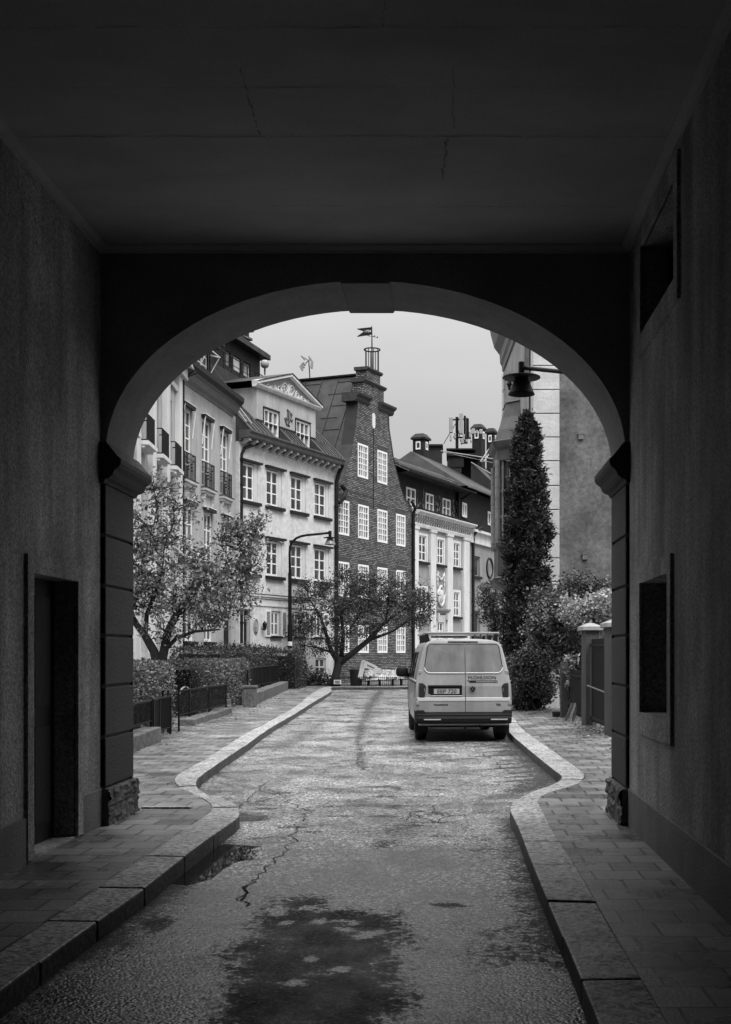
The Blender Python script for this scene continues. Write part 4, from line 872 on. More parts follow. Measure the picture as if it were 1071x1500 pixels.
b.tube([FA.P(cu+.48*math.cos(t)*(1+.1*math.sin(5*t)),cv+.5*math.sin(t)*(1+.12*math.cos(4*t)),.06) for t in np.linspace(0,6.283,40)],.075,6); b.build('crest',m_stone2,ch_)
b=MB(); b.tube([FA.P(cu-.5+x,6.2-.42*math.sin(math.pi*x),.05) for x in np.linspace(0,1,16)],[.05+.03*math.sin(i*2.) for i in range(16)],6)
for s in (-.5,.5): b.tube([FA.P(cu+s,6.25-y,.05) for y in np.linspace(0,.9,8)],[.06,.03,.07,.03,.07,.03,.05,.02],6)
b.build('garland',m_stone2,ch_)
b=MB(); FA.prof(b,u0,30.6,[(0,8.5),(.13,8.5),(.16,8.62),(.16,8.7),(0,8.7)]); FA.prof(b,u0,30.65,[(0,9.12),(.28,9.14),(.42,9.24),(.5,9.28),(.5,9.36),(0,9.42)]); b.build('cornice',m_stone2,ch_)
for i in range(26):
    u=u0+.15+i*.333; b=MB(); FA.prof(b,u-.07,u+.07,[(0,8.74),(.06,8.74),(.10,8.9),(.24,9.0),(.24,9.12),(0,9.12)]); b.build('modillion',m_stone,ch_)
b=MB(); FA.box(b,u0,30.65,9.4,9.44,-1,.54); b.build('cornice_flashing',m_dark,ch_)
ad=-.75; at_h=[(FA.u(594.5,ad),FA.u(608.5,ad)),(FA.u(622.8,ad),FA.u(634.8,ad)),(FA.u(647.6,ad),FA.u(659.4,ad))]; vA,vB_=FA.vv(647.4,757,ad),FA.vv(647.4,728.5,ad)
vtop=FA.vv(647,712,ad)
uE=FA.u(673,ad)
b=MB(); FA.wall(b,u0-.5,uE,9.3,vtop,[(a,c,vA,vB_) for a,c in at_h],.1,ad); b.face([FA.P(uE,9.3,ad),FA.P(uE,9.3,-9),FA.P(uE,vtop,-9),FA.P(uE,vtop,ad)]); atc=b.build('attic_storey',m_wood,ch_)
for a,c in at_h: window(FA,atc,a+.02,c-.02,vA+.02,vB_-.02,2,2,ad-.06,.1,.07,dep=.1)
b=MB(); 
for k_ in range(3):
    a=at_h[k_][1]+.22; c=(at_h[k_+1][0] if k_<2 else uE-.1)-.22; 
    FA.reveal(b,a,c,vA-.0,vB_,ad+.03,ad); 
    for q in range(14): u=random.uniform(a+.06,c-.06); v=random.uniform(vA+.1,vB_-.1); b.tube([FA.P(u,v,ad+.02),FA.P(u+random.uniform(-.1,.1),v+random.uniform(.05,.2),ad+.04),FA.P(u+random.uniform(-.12,.12),v+random.uniform(.1,.3),ad+.02)],.025,4)
b.build('carved_panel',m_grey,atc)
b=MB(); vri=vtop+2.2; uu0,uu1=u0-.6,uE+.5
b.face([FA.P(uu0,vtop-.05,.1),FA.P(uu1,vtop-.05,.1),FA.P(uu1+4.6,vri,-4.8),FA.P(uu0,vri,-4.8)]); b.face([FA.P(uu0,vri,-4.8),FA.P(uu1+4.6,vri,-4.8),FA.P(uu1+4.6,vtop,-10),FA.P(uu0,vtop,-10)]); b.face([FA.P(uu1,vtop-.05,.1),FA.P(uu1+4.6,vtop,-10),FA.P(uu1+4.6,vri,-4.8)]); b.face([FA.P(uu0,vtop-.05,.1),FA.P(uu1,vtop-.05,.1),FA.P(uu1,vtop-.1,ad),FA.P(uu0,vtop-.1,ad)])
seams(FA,b,uu0,uu1,vtop-.05,.1,vri,-4.8,.62,.05,.04); rf=b.build('roof',m_tile,ch_)
def tile_rows(F,mb,u0,u1,v0,d0,v1,d1,n):
    for i in range(n):
        t=i/n; v=v0+(v1-v0)*t; d=d0+(d1-d0)*t; F.box(mb,u0,u1,v,v+.05,d-.1,d+.03)
b=MB(); 
for t in (.16,.34):
    v=vtop+(vri-vtop)*t+.15; d=.1-4.9*t; b.tube([FA.P(uu0,v,d+.1),FA.P(uu1-1,v,d+.1)],.025,5); b.tube([FA.P(uu0,v-.12,d+.14),FA.P(uu1-1,v-.12,d+.14)],.02,5)
    u=uu0
    while u<uu1-1: b.tube([FA.P(u,v,d+.1),FA.P(u+.3,v-.25,d-.02)],.015,4); u+=.7
b.build('snow_guard',m_chrome,rf)
b=MB(); FA.prof(b,uu0,uu1,[(.05,vtop-.12),(.2,vtop-.12),(.24,vtop-.02),(.05,vtop-.02)]); b.build('gutter',m_dark,rf)
drainpipe(FA,ch_,30.9,GZ,8.7,.12,.085,top=[(31.1,9.1,.35),(31.5,9.3,.5)])
b=MB(); b.tube([FA.P(uE-.1,vtop-.1,.15),FA.P(uE-.1,vtop-.5,-.6),FA.P(uE-.15,9.9,-.6),FA.P(uE+.3,9.6,-.1),FA.P(uE+1.,9.4,.1)],.08,7); b.build('attic_drainpipe',m_dark,ch_)
# ---- last grey house
gh=empty('grey_round_window_house',FP.P(5,0,0),'plain grey house with an oval window and dark attic, far end of the street','building')
hs=[(.15,2.05-.3,6.31,7.56),(.15,2.05-.3,2.6,4.2),(5.6,6.9,6.31,7.6),(5.6,6.9,2.6,4.2)]
b=MB(); FP.wall(b,-.3,14,GZ-.1,9.0,hs,.25); back_box(FP,b,-.3,14,9.,9); b.build('wall',m_panelr if False else mat('far_grey_render',.27,.9,.15,1.2,.3,10,.3,streak=.2),gh)
for h in hs:
    w=window(FP,gh,h[0]+.05,h[1]-.05,h[2]+.03,h[3]-.03,2,1,-.18,.06,.05,mf=m_grey); b=MB(); FP.box(b,h[0]-.05,h[1]+.05,h[2]-.15,h[2],-.1,.14); b.build('sill',m_dark,w)
cu,cv=3.6,6.98; b=MB(); b.tube([FP.P(cu+.62*math.cos(t),cv+.62*math.sin(t),.02) for t in np.linspace(0,6.283,33)],.07,6); ow=b.build('oval_window',m_dark,gh); b=MB(); b.mesh([FP.P(cu+.6*math.cos(t),cv+.6*math.sin(t),.012) for t in np.linspace(0,6.283,33)[:-1]],[tuple(range(32))]); b.build('pane',glassmat('round_glass',.25,.1),ow)
b=MB(); FP.box(b,-.4,14,8.3,8.95,0,.16); FP.box(b,-.4,14,8.95,9.1,0,.4); b.build('cornice',m_stone2,gh)
ad=-.6; w3=(FP.u(676.8,ad),FP.u(683.8,ad)); w4=(FP.u(714.4,ad),FP.u(723,ad)); va1=FP.vv(676.8,757,ad); vb1=FP.vv(676.8,735,ad); vtp=FP.vv(700,724,ad)
ua=FP.u(672,ad)
b=MB(); FP.wall(b,ua,14,9.1,vtp,[(w3[0],w3[1],va1,vb1),(w4[0],w4[1],va1,vb1)],.1,ad); atg=b.build('attic_storey',m_wood,gh)
for a,c in (w3,w4): window(FP,atg,a+.02,c-.02,va1+.02,vb1-.02,2,1,ad-.05,.12,.1,dep=.08)
b=MB(); b.face([FP.P(ua-.8,vtp-.05,.2),FP.P(14,vtp-.05,.2),FP.P(14,vtp+2.7,-4.5),FP.P(ua+2.,vtp+2.7,-4.5)]); b.face([FP.P(ua+2.,vtp+2.7,-4.5),FP.P(14,vtp+2.7,-4.5),FP.P(14,vtp,-9),FP.P(ua+2.,vtp,-9)]); b.face([FP.P(ua-.8,vtp-.05,.2),FP.P(ua+2.,vtp+2.7,-4.5),FP.P(ua+2.,vtp,-9)]); b.face([FP.P(14,vtp-.05,.2),FP.P(14,vtp,-9),FP.P(14,vtp+2.7,-4.5)]); rf=b.build('roof',m_roof,gh)
b=MB(); FP.prof(b,ua-.5,14,[(.15,vtp-.12),(.3,vtp-.12),(.33,vtp-.03),(.15,vtp-.03)]); b.tube([FP.P(ua-.3,vtp+.15,.1),FP.P(14,vtp+.15,.1)],.03,5); b.build('gutter',m_chrome,rf)
# ---- roofscape behind: turrets, lift housing, aerials (they stand on a block behind the far houses)
FS=Fac((-1.0,80),(-1.0+.41*34,114)); 
rb=empty('rear_block',FS.P(8,0,-3),'dark block rising behind the far roofs with a black opening','building')
def rbx(x0,x1,y0,y1,D,dep,mb,m=0,ext=0):
    a=W(x0,y0,D); c=W(x1,y1,D); mb.box(a.x,c.x,D,D+dep,c.z-ext,a.z,m)
b=MB(); rbx(606,745,690,760,88,12,b,ext=6); b.build('wall',m_wood,rb)
b=MB(); rbx(656,676,665,700,84,4,b,ext=2); rbx(676,702,668,700,86,4,b,ext=2); rbx(628,647.5,653,690,83,2.5,b,ext=2); b.build('roof_housing',m_roof,rb)
b=MB(); rbx(655,703,664,667.5,83.8,6,b); rbx(654,697,656.5,658.5,83.9,5,b); rbx(627,649,650.5,653.5,82.8,3,b); b.build('housing_roof',m_dark,rb)
b=MB(); rbx(661,679.5,670,684,83.93,.1,b); b.build('vent_opening',m_joint,rb)
b=MB(); a=W(700,690,84); b.face([W(690,677,84),W(728,712,84),W(728,745,84),W(690,720,84)]); b.face([W(690,677,84),W(728,712,84),W(728,700,92),W(700,676,92)]); b.build('side_roof',m_roof,rb)
b=MB(); b.tube([W(646,660.5,82),W(724.5,672.5,84),W(760,679,86)],.035,6); b.tube([W(650,662.5,82),W(700,673,84),W(722,678,85)],.018,5); b.tube([W(690,677,83.9),W(728,699,83.9)],.035,5); b.build('roof_rail',m_ant,rb)
b=MB()
for dx in (0,5.5): b.tube([W(704+dx*.9,676,83.5),W(718+dx,655,87)],.035,5)
for i in range(9): t=i/8; p=W(704,676,83.5).lerp(W(718,655,87),t); q=W(709,676,83.5).lerp(W(723.5,655,87),t); b.tube([p,q],.025,4)
b.build('roof_ladder',m_ant,rb)
def turret(x0,x1,yt,yb,D,label,cs=1):
    a=W(x0,yt,D); c=W(x1,yb,D); hw=(c.x-a.x)/2; cx=(a.x+c.x)/2; t=empty('roof_turret',(cx,D,c.z-3),label,'chimney')
    rot=Matrix.Rotation(math.radians(-24),4,'Z'); hw*=.78
    def R_(p): return rot@V(p)+V((cx,D+hw,0))
    def bb(mb,h0,z0,z1,h1=None):
        h1=h0 if h1 is None else h1
        mb.b8([R_((-h0,-h0,z0)),R_((h0,-h0,z0)),R_((h0,h0,z0)),R_((-h0,h0,z0)),R_((-h1,-h1,z1)),R_((h1,-h1,z1)),R_((h1,h1,z1)),R_((-h1,h1,z1))])
    b=MB(); bb(b,hw,c.z-3,a.z-.25); b.build('turret_wall',m_wood,t)
    b=MB(); bb(b,hw*1.28,a.z-.28,a.z-.16); bb(b,hw*1.28,a.z-.16,a.z+.12,hw*.7); b.build('cap',m_dark,t)
    for (nx_,ny_) in ((0,-1),(1,0)):
        z0=a.z-.95; z1=a.z-.42; e=hw+.012; w_=hw*.42
        def Q(s,z,o=0): return R_((s*w_,-(e+o),z)) if ny_ else R_((e+o,s*w_,z))
        b=MB()
        for (s0,s1,za,zb) in ((-1,-.62,z0,z1),(.62,1,z0,z1),(-.62,.62,z0,z0+.1),(-.62,.62,z1-.1,z1)): b.mesh([Q(s0,za),Q(s1,za),Q(s1,zb),Q(s0,zb),Q(s0,za,.03),Q(s1,za,.03),Q(s1,zb,.03),Q(s0,zb,.03)],[(4,5,6,7),(0,1,5,4),(1,2,6,5),(2,3,7,6),(3,0,4,7)])
        o=b.build('window',m_white,t); b=MB(); b.face([Q(-.62,z0+.1,.004),Q(.62,z0+.1,.004),Q(.62,z1-.1,.004),Q(-.62,z1-.1,.004)]); b.build('pane',m_glass,o)
turret(605,628,637,664,80,'square dark roof turret with small white windows, left of the aerials')
turret(692,711,623,680,88,'taller square roof turret with hipped cap, right beside the aerials')
turret(713,728,629,664,92,'rightmost small roof turret with white windows, beside the bay roof')
b=MB(); 
am=empty('aerial_mast',W(672,660,86),'cluster of long pale mobile phone aerials clamped to a mast on the far roof','aerial')
b.tube([W(669.5,662,86),W(669.5,611,86)],.11,7); b.tube([W(681,650,86),W(681,609,86)],.08,6); b.tube([W(684,650,86.3),W(684,612,86.3)],.06,6); b.tube([W(660,615,86),W(682,614,86)],.06,5); b.tube([W(664,640,86),W(690,642,86)],.06,5); b.tube([W(650,650,86),W(668,620,86)],.03,4); b.tube([W(669,618,86),W(676,652,86)],.03,4); b.build('mast',m_iron,am)
for (x0,x1,y0,y1,mm) in ((658,663.5,611,634,m_ant),(673,678.5,605,636,m_ant),(665,668,634,643,m_white),(678,681,636,645,m_white),(687,690,632,641,m_white),(690.5,696,628,636,m_ant),(702,707,629,636,m_white),(682,685,644,648,m_white),(675,680,643,650,m_ant),(697.5,700,630,635,m_white),(659,661.5,637,646,m_ant),(684.5,687,613,640,m_iron),(689,691,644,648,m_white)):
    b=MB(); a=W(x0,y0,85.6); c=W(x1,y1,85.6); b.box(a.x,c.x,85.5,85.8,c.z,a.z); b.build('aerial_panel',m_ant if mm is m_white else mm,am,bevel=.03)
# ---- corner house on the right with ashlar quoins and metal bay
R0=W(783,0,33.7).x; RD=33.7
FRt=Fac((R0,RD),(R0-.042*24,RD+24),-1); assert FRt.n.x<0
rh=empty('corner_house',(R0+2,RD,0),'tall corner house with pale blocked quoins, plain dark gable wall and metal bay window','building')
XQ=W(819.5,0,RD).x
b=MB(); b.face([(R0+.02,RD+.12,0),(14,RD+.12,0),(14,RD+.12,13.2),(R0+.02,RD+.12,13.2)]); b.face([(14,RD+.12,0),(14,RD+20,0),(14,RD+20,13.2),(14,RD+.12,13.2)]); b.build('gable_wall',m_gable,rh)
hs=[(1.6,2.7,1.2,2.9),(1.5,2.7,9.6,11.3),(6.3,7.4,1.2,2.9),(7.7,8.7,5.,6.9)]
b=MB(); FRt.wall(b,.02,9.8,0,13.2,hs,.2); b.face([FRt.P(9.8,0,0),FRt.P(9.8,0,-12),FRt.P(9.8,13.2,-12),FRt.P(9.8,13.2,0)]); b.build('street_wall',m_grey,rh)
for h in hs: window(FRt,rh,h[0]+.03,h[1]-.03,h[2]+.03,h[3]-.03,2,3,-.15,.07,.05,mf=m_grey)
js=[EYE+(956-y)/F_*RD for y in (1041,957,922,887.5,852,817.5,782.6,746.8,711.5,675.3,640.5,605.9,571.1,535.9,501,466,431,396)]
for i in range(len(js)-1):
    b=MB(); z0,z1=js[i]+.012,js[i+1]-.012
    if i==0: 
        b.box(R0-.03,XQ,RD-.02,RD+.12,0,z1)
    else: b.box(R0-.04,XQ,RD-.03,RD+.12,z0,z1)
    FRt.box(b,.04,.62,z0,z1,-.05,.04)
    b.build('quoin',m_stone if i else m_left,rh,bevel=.012)
b=MB(); b.box(R0,XQ-.02,RD+.02,RD+.12,0,13); b.build('quoin_backing',m_joint,rh)
b=MB(); pr=[(0,11.6),(.05,11.6),(.07,11.8),(.13,11.9),(.15,12.2),(.34,12.45),(.38,12.6),(.46,12.9),(.5,13.1),(0,13.2)]
FRt.prof(b,-.5,9.85,pr); b.mesh([(R0-.5+.0,RD-.0-d,z) for d,z in pr]+[(14,RD-d,z) for d,z in pr],[(i,(i+1)%10,10+(i+1)%10,10+i) for i in range(10)]+[tuple(range(10))[::-1]]); b.build('cornice',mat('cornice_far',.14,.8,.2,3),rh)
for (x,y) in ((851,640),(857,816)):
    p=W(x,y,RD+.12); b=MB(); b.box(p.x-.07,p.x+.07,RD+.06,RD+.115,p.z-.07,p.z+.07); b.box(p.x-.09,p.x+.09,RD+.05,RD+.12,p.z+.07,p.z+.085); b.build('vent_cover',m_plinth,rh)
# blocked street-side quoins beyond and slim window band
for i in range(9,len(js)-2):
    b=MB(); FRt.box(b,9.2,9.86,js[i]+.02,js[i+1]-.02,-.05,.07); b.build('quoin',m_stone,rh,bevel=.01)
# bay window: half-octagonal, with lead roof, columns and moulded base
by=RD+4.6; bc=FRt.P(4.6+1.4,0,0); 
bay=MB(); zs=dict(base0=5.0,base1=5.45,sill=6.35,top=9.05,c1=9.4,roof=10.9)
BZ=1.4
def bayring(w,proj,z): # four corner points of the half octagon in plan
    u0_=3.4+.0; L_=3.0; c=(u0_+L_/2)
    z-=BZ; return [FRt.P(c-w,z,0),FRt.P(c-w*.56,z,proj),FRt.P(c+w*.56,z,proj),FRt.P(c+w,z,0)]
def bayband(mb,rings,m=0,caps=True):
    for i in range(len(rings)-1):
        A,B=rings[i],rings[i+1]
        for j in range(3): mb.face([A[j],A[j+1],B[j+1],B[j]],m)
    if caps: mb.face(rings[0][::-1],m); mb.face(rings[-1],m)
PJ=.70; WB=1.5
bw_=MB(); bayband(bw_,[bayring(.5,.15,4.7),bayring(1.0,.45,4.95),bayring(WB*1.05,PJ*1.1,5.15),bayring(WB*1.08,PJ*1.15,5.3),bayring(WB*.97,PJ*.97,5.36),bayring(WB*.95,PJ*.95,6.25),bayring(WB*1.04,PJ*1.06,6.28),bayring(WB*1.04,PJ*1.06,6.38),bayring(WB*.8,PJ*.85,6.4)])
bo=bw_.build('bay_base',m_copper,rh)
b=MB(); bayband(b,[bayring(WB*.85,PJ*.82,6.3),bayring(WB*.85,PJ*.82,9.1)]); b.build('bay_glass',m_glass,bo)
Rg1=bayring(WB*.98,PJ*.98,0)
for j,p in enumerate(Rg1):
    b=MB()
    for dz in (0,):
        b.tube([p+V((0,0,6.38)),p+V((0,0,8.95))],.085,8)
        z=6.5
        while z<8.9: b.tube([p+V((0,0,z)),p+V((0,0,z+.03))],.10,8); z+=.32
    b.build('bay_column',m_grey,bo)
b=MB()
for j in range(3):
    A,B=bayring(WB*.92,PJ*.9,0)[j],bayring(WB*.92,PJ*.9,0)[j+1]
    for t in (.16,.5,.84): p=A.lerp(B,t); b.tube([p+V((0,0,6.38)),p+V((0,0,8.95))],.035,5)
    for z in (7.2,8.0): b.tube([A+V((0,0,z)),B+V((0,0,z))],.03,5)
b.build('bay_mullion',m_grey,bo)
b=MB(); bayband(b,[bayring(WB,PJ,8.93),bayring(WB,PJ,9.25),bayring(WB*1.1,PJ*1.15,9.35),bayring(WB*1.13,PJ*1.25,9.5),bayring(WB*1.0,PJ*1.05,9.56),bayring(WB*.9,PJ*.9,9.9),bayring(WB*.72,PJ*.7,10.3),bayring(WB*.62,PJ*.55,10.75),bayring(WB*.66,PJ*.6,10.78),bayring(WB*.6,PJ*.5,10.9),bayring(WB*.35,PJ*.32,11.2),bayring(WB*.1,PJ*.15,11.35)]); b.build('bay_roof',m_copper,bo)
b=MB(); tp=FRt.P(4.9,11.3-BZ,.25); b.lathe(tp,[(.03,0),(.05,.1),(.09,.18),(.05,.26),(.03,.32),(.06,.38),(.02,.44),(0,.6)],10); b.build('finial',m_dark,bo)
b=MB(); FRt.box(b,.7,.9,5.,11.3,0,.06); b.build('drainpipe',m_dark,rh)
b=MB(); p=FRt.P(1.2,3.4,.05); b.box(p.x-.2,p.x-.02,p.y-.2,p.y+.2,3.1,3.4); b.build('bracket_lantern',m_iron,rh)
# ---------------------------------------------------------------- the parked van (local axes: x right, y forward, z up)
VS=.985
van=empty('parked_van',(.255,21.75,0),'grey panel van with roof rack parked at the right kerb, seen from behind','van',rz=math.radians(4.1),local=True)
HP=[(.30,.80),(.36,.835),(.46,.855),(.62,.868),(.76,.872),(.90,.868),(1.02,.858),(1.10,.842),(1.22,.822),(1.40,.785),(1.56,.748),(1.68,.715),(1.745,.685),(1.79,.635),(1.818,.56),(1.835,.45),(1.845,.28),(1.848,.0)]
def hw(z):
    for i in range(len(HP)-1):
        if HP[i][0]<=z<=HP[i+1][0]: t=(z-HP[i][0])/(HP[i+1][0]-HP[i][0]); return HP[i][1]+(HP[i+1][1]-HP[i][1])*t
    return HP[0][1] if z<HP[0][0] else 0
def rear_y(z): return 0.07 if z<1.0 else .07+(z-1.0)*.20+max(0,z-1.7)**2*1.2
Lv=4.55
def sect(y):
    # (width factor, z-limit shape) along the length: rounded tail, bonnet and windscreen at the front
    t=max(0,(y-3.45)); 
    return t
def ring(y,wf,zf=None,rear=False,topcut=None):
    P=[]
    for z,w in HP:
        zz=z if topcut is None else .30+(z-.30)*topcut; yy=y
        if rear: yy=rear_y(z)+y
        P.append((w*wf,yy,zz))
    return P
rings=[ring(0,.955,rear=True),ring(.012,.975,rear=True),ring(.04,.992,rear=True),ring(.10,1.,rear=True)]
for y in (.62,1.0,1.5,2.0,2.5,3.0): rings.append(ring(y,1.))
rings+= [ring(3.35,.995,topcut=.995),ring(3.6,.985,topcut=.93),ring(3.85,.97,topcut=.76),ring(4.05,.95,topcut=.60),ring(4.3,.91,topcut=.52),ring(4.46,.85,topcut=.46),ring(4.53,.74,topcut=.38)]
b=MB(); nP=len(HP)
for s in (-1,1):
    vs=[(s*x,y,z) for r in rings for x,y,z in r]; fs=[]
    for i in range(len(rings)-1):
        for j in range(nP-1):
            q=(i*nP+j,(i+1)*nP+j,(i+1)*nP+j+1,i*nP+j+1); fs.append(q if s>0 else q[::-1])
    b.mesh(vs,fs)
for r,f in ((rings[0],0),(rings[-1],1)):
    for j in range(nP-1):
        q=[(-r[j][0],r[j][1],r[j][2]),(r[j][0],r[j][1],r[j][2]),(r[j+1][0],r[j+1][1],r[j+1][2]),(-r[j+1][0],r[j+1][1],r[j+1][2])]; b.face(q[::-1] if f else q)
for i in range(len(rings)-1): # floor
    a,c=rings[i][0],rings[i+1][0]; b.face([(a[0],a[1],a[2]),(-a[0],a[1],a[2]),(-c[0],c[1],c[2]),(c[0],c[1],c[2])])
body=b.build('body',m_van,van,smooth=True)
import bmesh
bm=bmesh.new(); bm.from_mesh(body.data); bmesh.ops.remove_doubles(bm,verts=bm.verts,dist=.0004); bmesh.ops.recalc_face_normals(bm,faces=bm.faces); bm.to_mesh(body.data); bm.free()
WH=[(.86,.31),(3.70,.31)]
cut=MB(); 
for y,r in WH:
    for s in (-1,1): cut.tube([(s*.60,y,.30),(s*1.2,y,.30)],.375,32)
cu=cut.build('cutter',m_black); bo_=body.modifiers.new('c','BOOLEAN'); bo_.object=cu; bo_.solver='EXACT'
bpy.context.view_layer.update(); me=bpy.data.meshes.new_from_object(body.evaluated_get(bpy.context.evaluated_depsgraph_get())); body.modifiers.clear(); body.data=me; bpy.data.objects.remove(cu)
try: me.set_sharp_from_angle(angle=math.radians(38))
except Exception: pass
def RP(x,z,o=0.): return V((x,rear_y(z)-o,z))
def rpatch(mb,x0,x1,z0,z1,o,th=.0,m=0,nz=1):
    for i in range(nz):
        za=z0+(z1-z0)*i/nz; zb=z0+(z1-z0)*(i+1)/nz
        mb.b8([RP(x0,za,o),RP(x1,za,o),RP(x1,za,-.01),RP(x0,za,-.01),RP(x0,zb,o),RP(x1,zb,o),RP(x1,zb,-.01),RP(x0,zb,-.01)],m)
# rear doors: two leaves, each with its pressed panel window, seam between them
def rrpoly(x0,x1,z0,z1,r,n=5,wtop=0.):
    P=[]
    for cx_,cz_,a0 in ((x1-r,z1-r,0),(x0+r,z1-r,90),(x0+r,z0+r,180),(x1-r,z0+r,270)):
        for i in range(n+1): a=math.radians(a0+90*i/n); P.append((cx_+r*math.cos(a),cz_+r*math.sin(a)))
    zc=(z0+z1)/2
    return [(x*(1-wtop*(z-z0)/(z1-z0)),z) for x,z in P]
XS=.028
door_=[]
for s,x0,x1 in ((-1,-.80,XS-.004),(1,XS+.004,.80)):
    b=MB(); zz=[.54,.72,.9,1.0,1.2,1.4,1.6,1.72,1.775]
    for i in range(len(zz)-1):
        f=lambda z: min(abs(x0 if s<0 else x1),hw(z)*.955-.012)
        za,zb=zz[i],zz[i+1]; xa=[-f(za),x1] if s<0 else [x0,f(za)]; xb=[-f(zb),x1] if s<0 else [x0,f(zb)]
        b.b8([RP(xa[0],za,.012),RP(xa[1],za,.012),RP(xa[1],za,-.0),RP(xa[0],za,-.0),RP(xb[0],zb,.012),RP(xb[1],zb,.012),RP(xb[1],zb,-.0),RP(xb[0],zb,-.0)])
    door_.append(b.build('rear_door',m_van,van,bevel=.0))
# pressed panel windows
for s,d in ((-1,door_[0]),(1,door_[1])):
    x0,x1=(-.70,XS-.012) if s<0 else (XS+.012,.70)
    P=[]; outer=-.70 if s<0 else .70; inner=x1 if s<0 else x0
    def edge(z): # taper outward edge with height
        return outer*(1-.075*(z-1.235)/.52)
    r=.10; zb_,zt_=1.235,1.755
    pts=[(inner,zb_),]
    seq=[]
    for i in range(6): a=math.radians(90*i/5); seq.append((abs(edge(zb_))-r+r*math.sin(a),zb_+r-r*math.cos(a)))
    for i in range(6): a=math.radians(90*i/5); seq.append((abs(edge(zt_))-r*.8+r*.8*math.cos(a),zt_-r*.8+r*.8*math.sin(a)))
    out=[(inner,zb_)]+[(s*x,z) for x,z in seq]+[(inner,zt_)]
    b=MB(); b.tube([RP(x,z,.014) for x,z in out[:-1]][1:]+[RP(inner,zt_,.014)],.0075,5); b.build('window_seal',m_black,d)
    b=MB(); cz=(zb_+zt_)/2; 
    for i in range(len(out)-1): b.face([RP(inner,cz,.017),RP(*out[i],.017),RP(*out[i+1],.017)] if False else [V((inner,rear_y(cz)-.016,cz)),RP(out[i][0],out[i][1],.016),RP(out[i+1][0],out[i+1][1],.016)])
    b.build('blanked_window',m_vanp,d)
    b=MB(); b.tube([RP(inner,zb_,.020)]+[RP(s*x,z,.020) for x,z in seq[:6]],.011,6); b.build('window_lip',m_vanl,d)
b=MB(); rpatch(b,-.83,XS-.006,.735,.80,.020); b.build('door_moulding',m_vanl,door_[0],bevel=.006); b=MB(); rpatch(b,XS+.006,.83,.735,.80,.020); b.build('door_moulding',m_vanl,door_[1],bevel=.006)
b=MB(); rpatch(b,XS-.005,XS+.005,.53,1.80,.0135,nz=8); b.build('door_seam',m_black,van)
# plate recess, plate
b=MB(); rpatch(b,-.64,-.03,.86,1.005,.0145); o=b.build('plate_recess',m_black,door_[0],bevel=.004)
b=MB(); rpatch(b,-.64,-.03,.985,1.02,.03); b.build('recess_hood',m_black,door_[0],bevel=.008)
b=MB(); rpatch(b,-.60,-.03,.825,.838,.024); b.build('recess_lip',m_vanl,door_[0])
b=MB(); rpatch(b,-.60,-.03,.838,.862,.0145); b.build('recess_lip',m_black,door_[0])
b=MB(); rpatch(b,-.585,-.065,.85,.965,.0165); b.build('plate_frame',m_black,door_[0])
b=MB(); rpatch(b,-.535,-.08,.865,.955,.0185); pl=b.build('number_plate',m_plate,door_[0])
def text(s,size,x,z,m,par,o=.02,ext=.001,sx=1.,align='CENTER',bold=0.):
    tx=bpy.data.curves.new('lettering','FONT'); tx.body=s; tx.size=size; tx.extrude=ext; tx.align_x=align; tx.offset=bold; t=text_obj(tx); t.data.materials.append(m); t.parent=par
    zc=z+size*.35; t.location=(x,rear_y(z)-o,z); t.rotation_euler=(math.radians(90)-(.2 if z>1.0 else 0),0,0); t.scale=(sx,1,1); return t
text('EEP 720',.098,-.305,.876,m_black,pl,.020,sx=1.08,bold=.001)
text('M.OHLSSON',.082,.33,1.125,m_black,door_[1],.018,sx=1.12,bold=.0)
b=MB(); rpatch(b,.10,.605,1.058,1.102,.0145); rpatch(b,.06,.10,1.085,1.102,.0145); ds=b.build('company_strip',m_black,door_[1]); text('BYGGSERVICE AB',.034,.40,1.068,m_ant,ds,.0165,sx=1.3) if False else None
b=MB(); 
for i in range(16): x=.225+i*.0235; rpatch(b,x,x+.015,1.068,1.09,.0155)
b.build('strip_lettering',m_ant,ds)
text('TRANSPORTER',.036,-.41,.655,m_black,door_[0],.015,sx=1.05,bold=.001); text('TDI',.05,.62,.65,m_black,door_[1],.015,bold=.002)
# round badge with the stacked V and W
b=MB(); bc=RP(.155,.945,.02); r=.062
b.prism([bc+V((r*math.cos(t),0,r*math.sin(t))) for t in np.linspace(0,6.283,33)[:-1]],(0,.015,0)); bd=b.build('badge',m_black,door_[1])
b=MB(); b.tube([bc+V((.92*r*math.cos(t),-.003,.92*r*math.sin(t))) for t in np.linspace(0,6.2832,29)],.0035,5)
for P in ([(-.38,.78),(0,.08),(.38,.78)],[(-.82,.3),(-.42,-.66),(0,.0),(.42,-.66),(.82,.3)]): b.tube([bc+V((x*r,-.003,z*r)) for x,z in P],.0032,5)
b.build('badge_letters',m_ant,bd)
b=MB(); c=RP(-.07,.66,.0); b.lathe(c,[(0,0)],4) if False else None
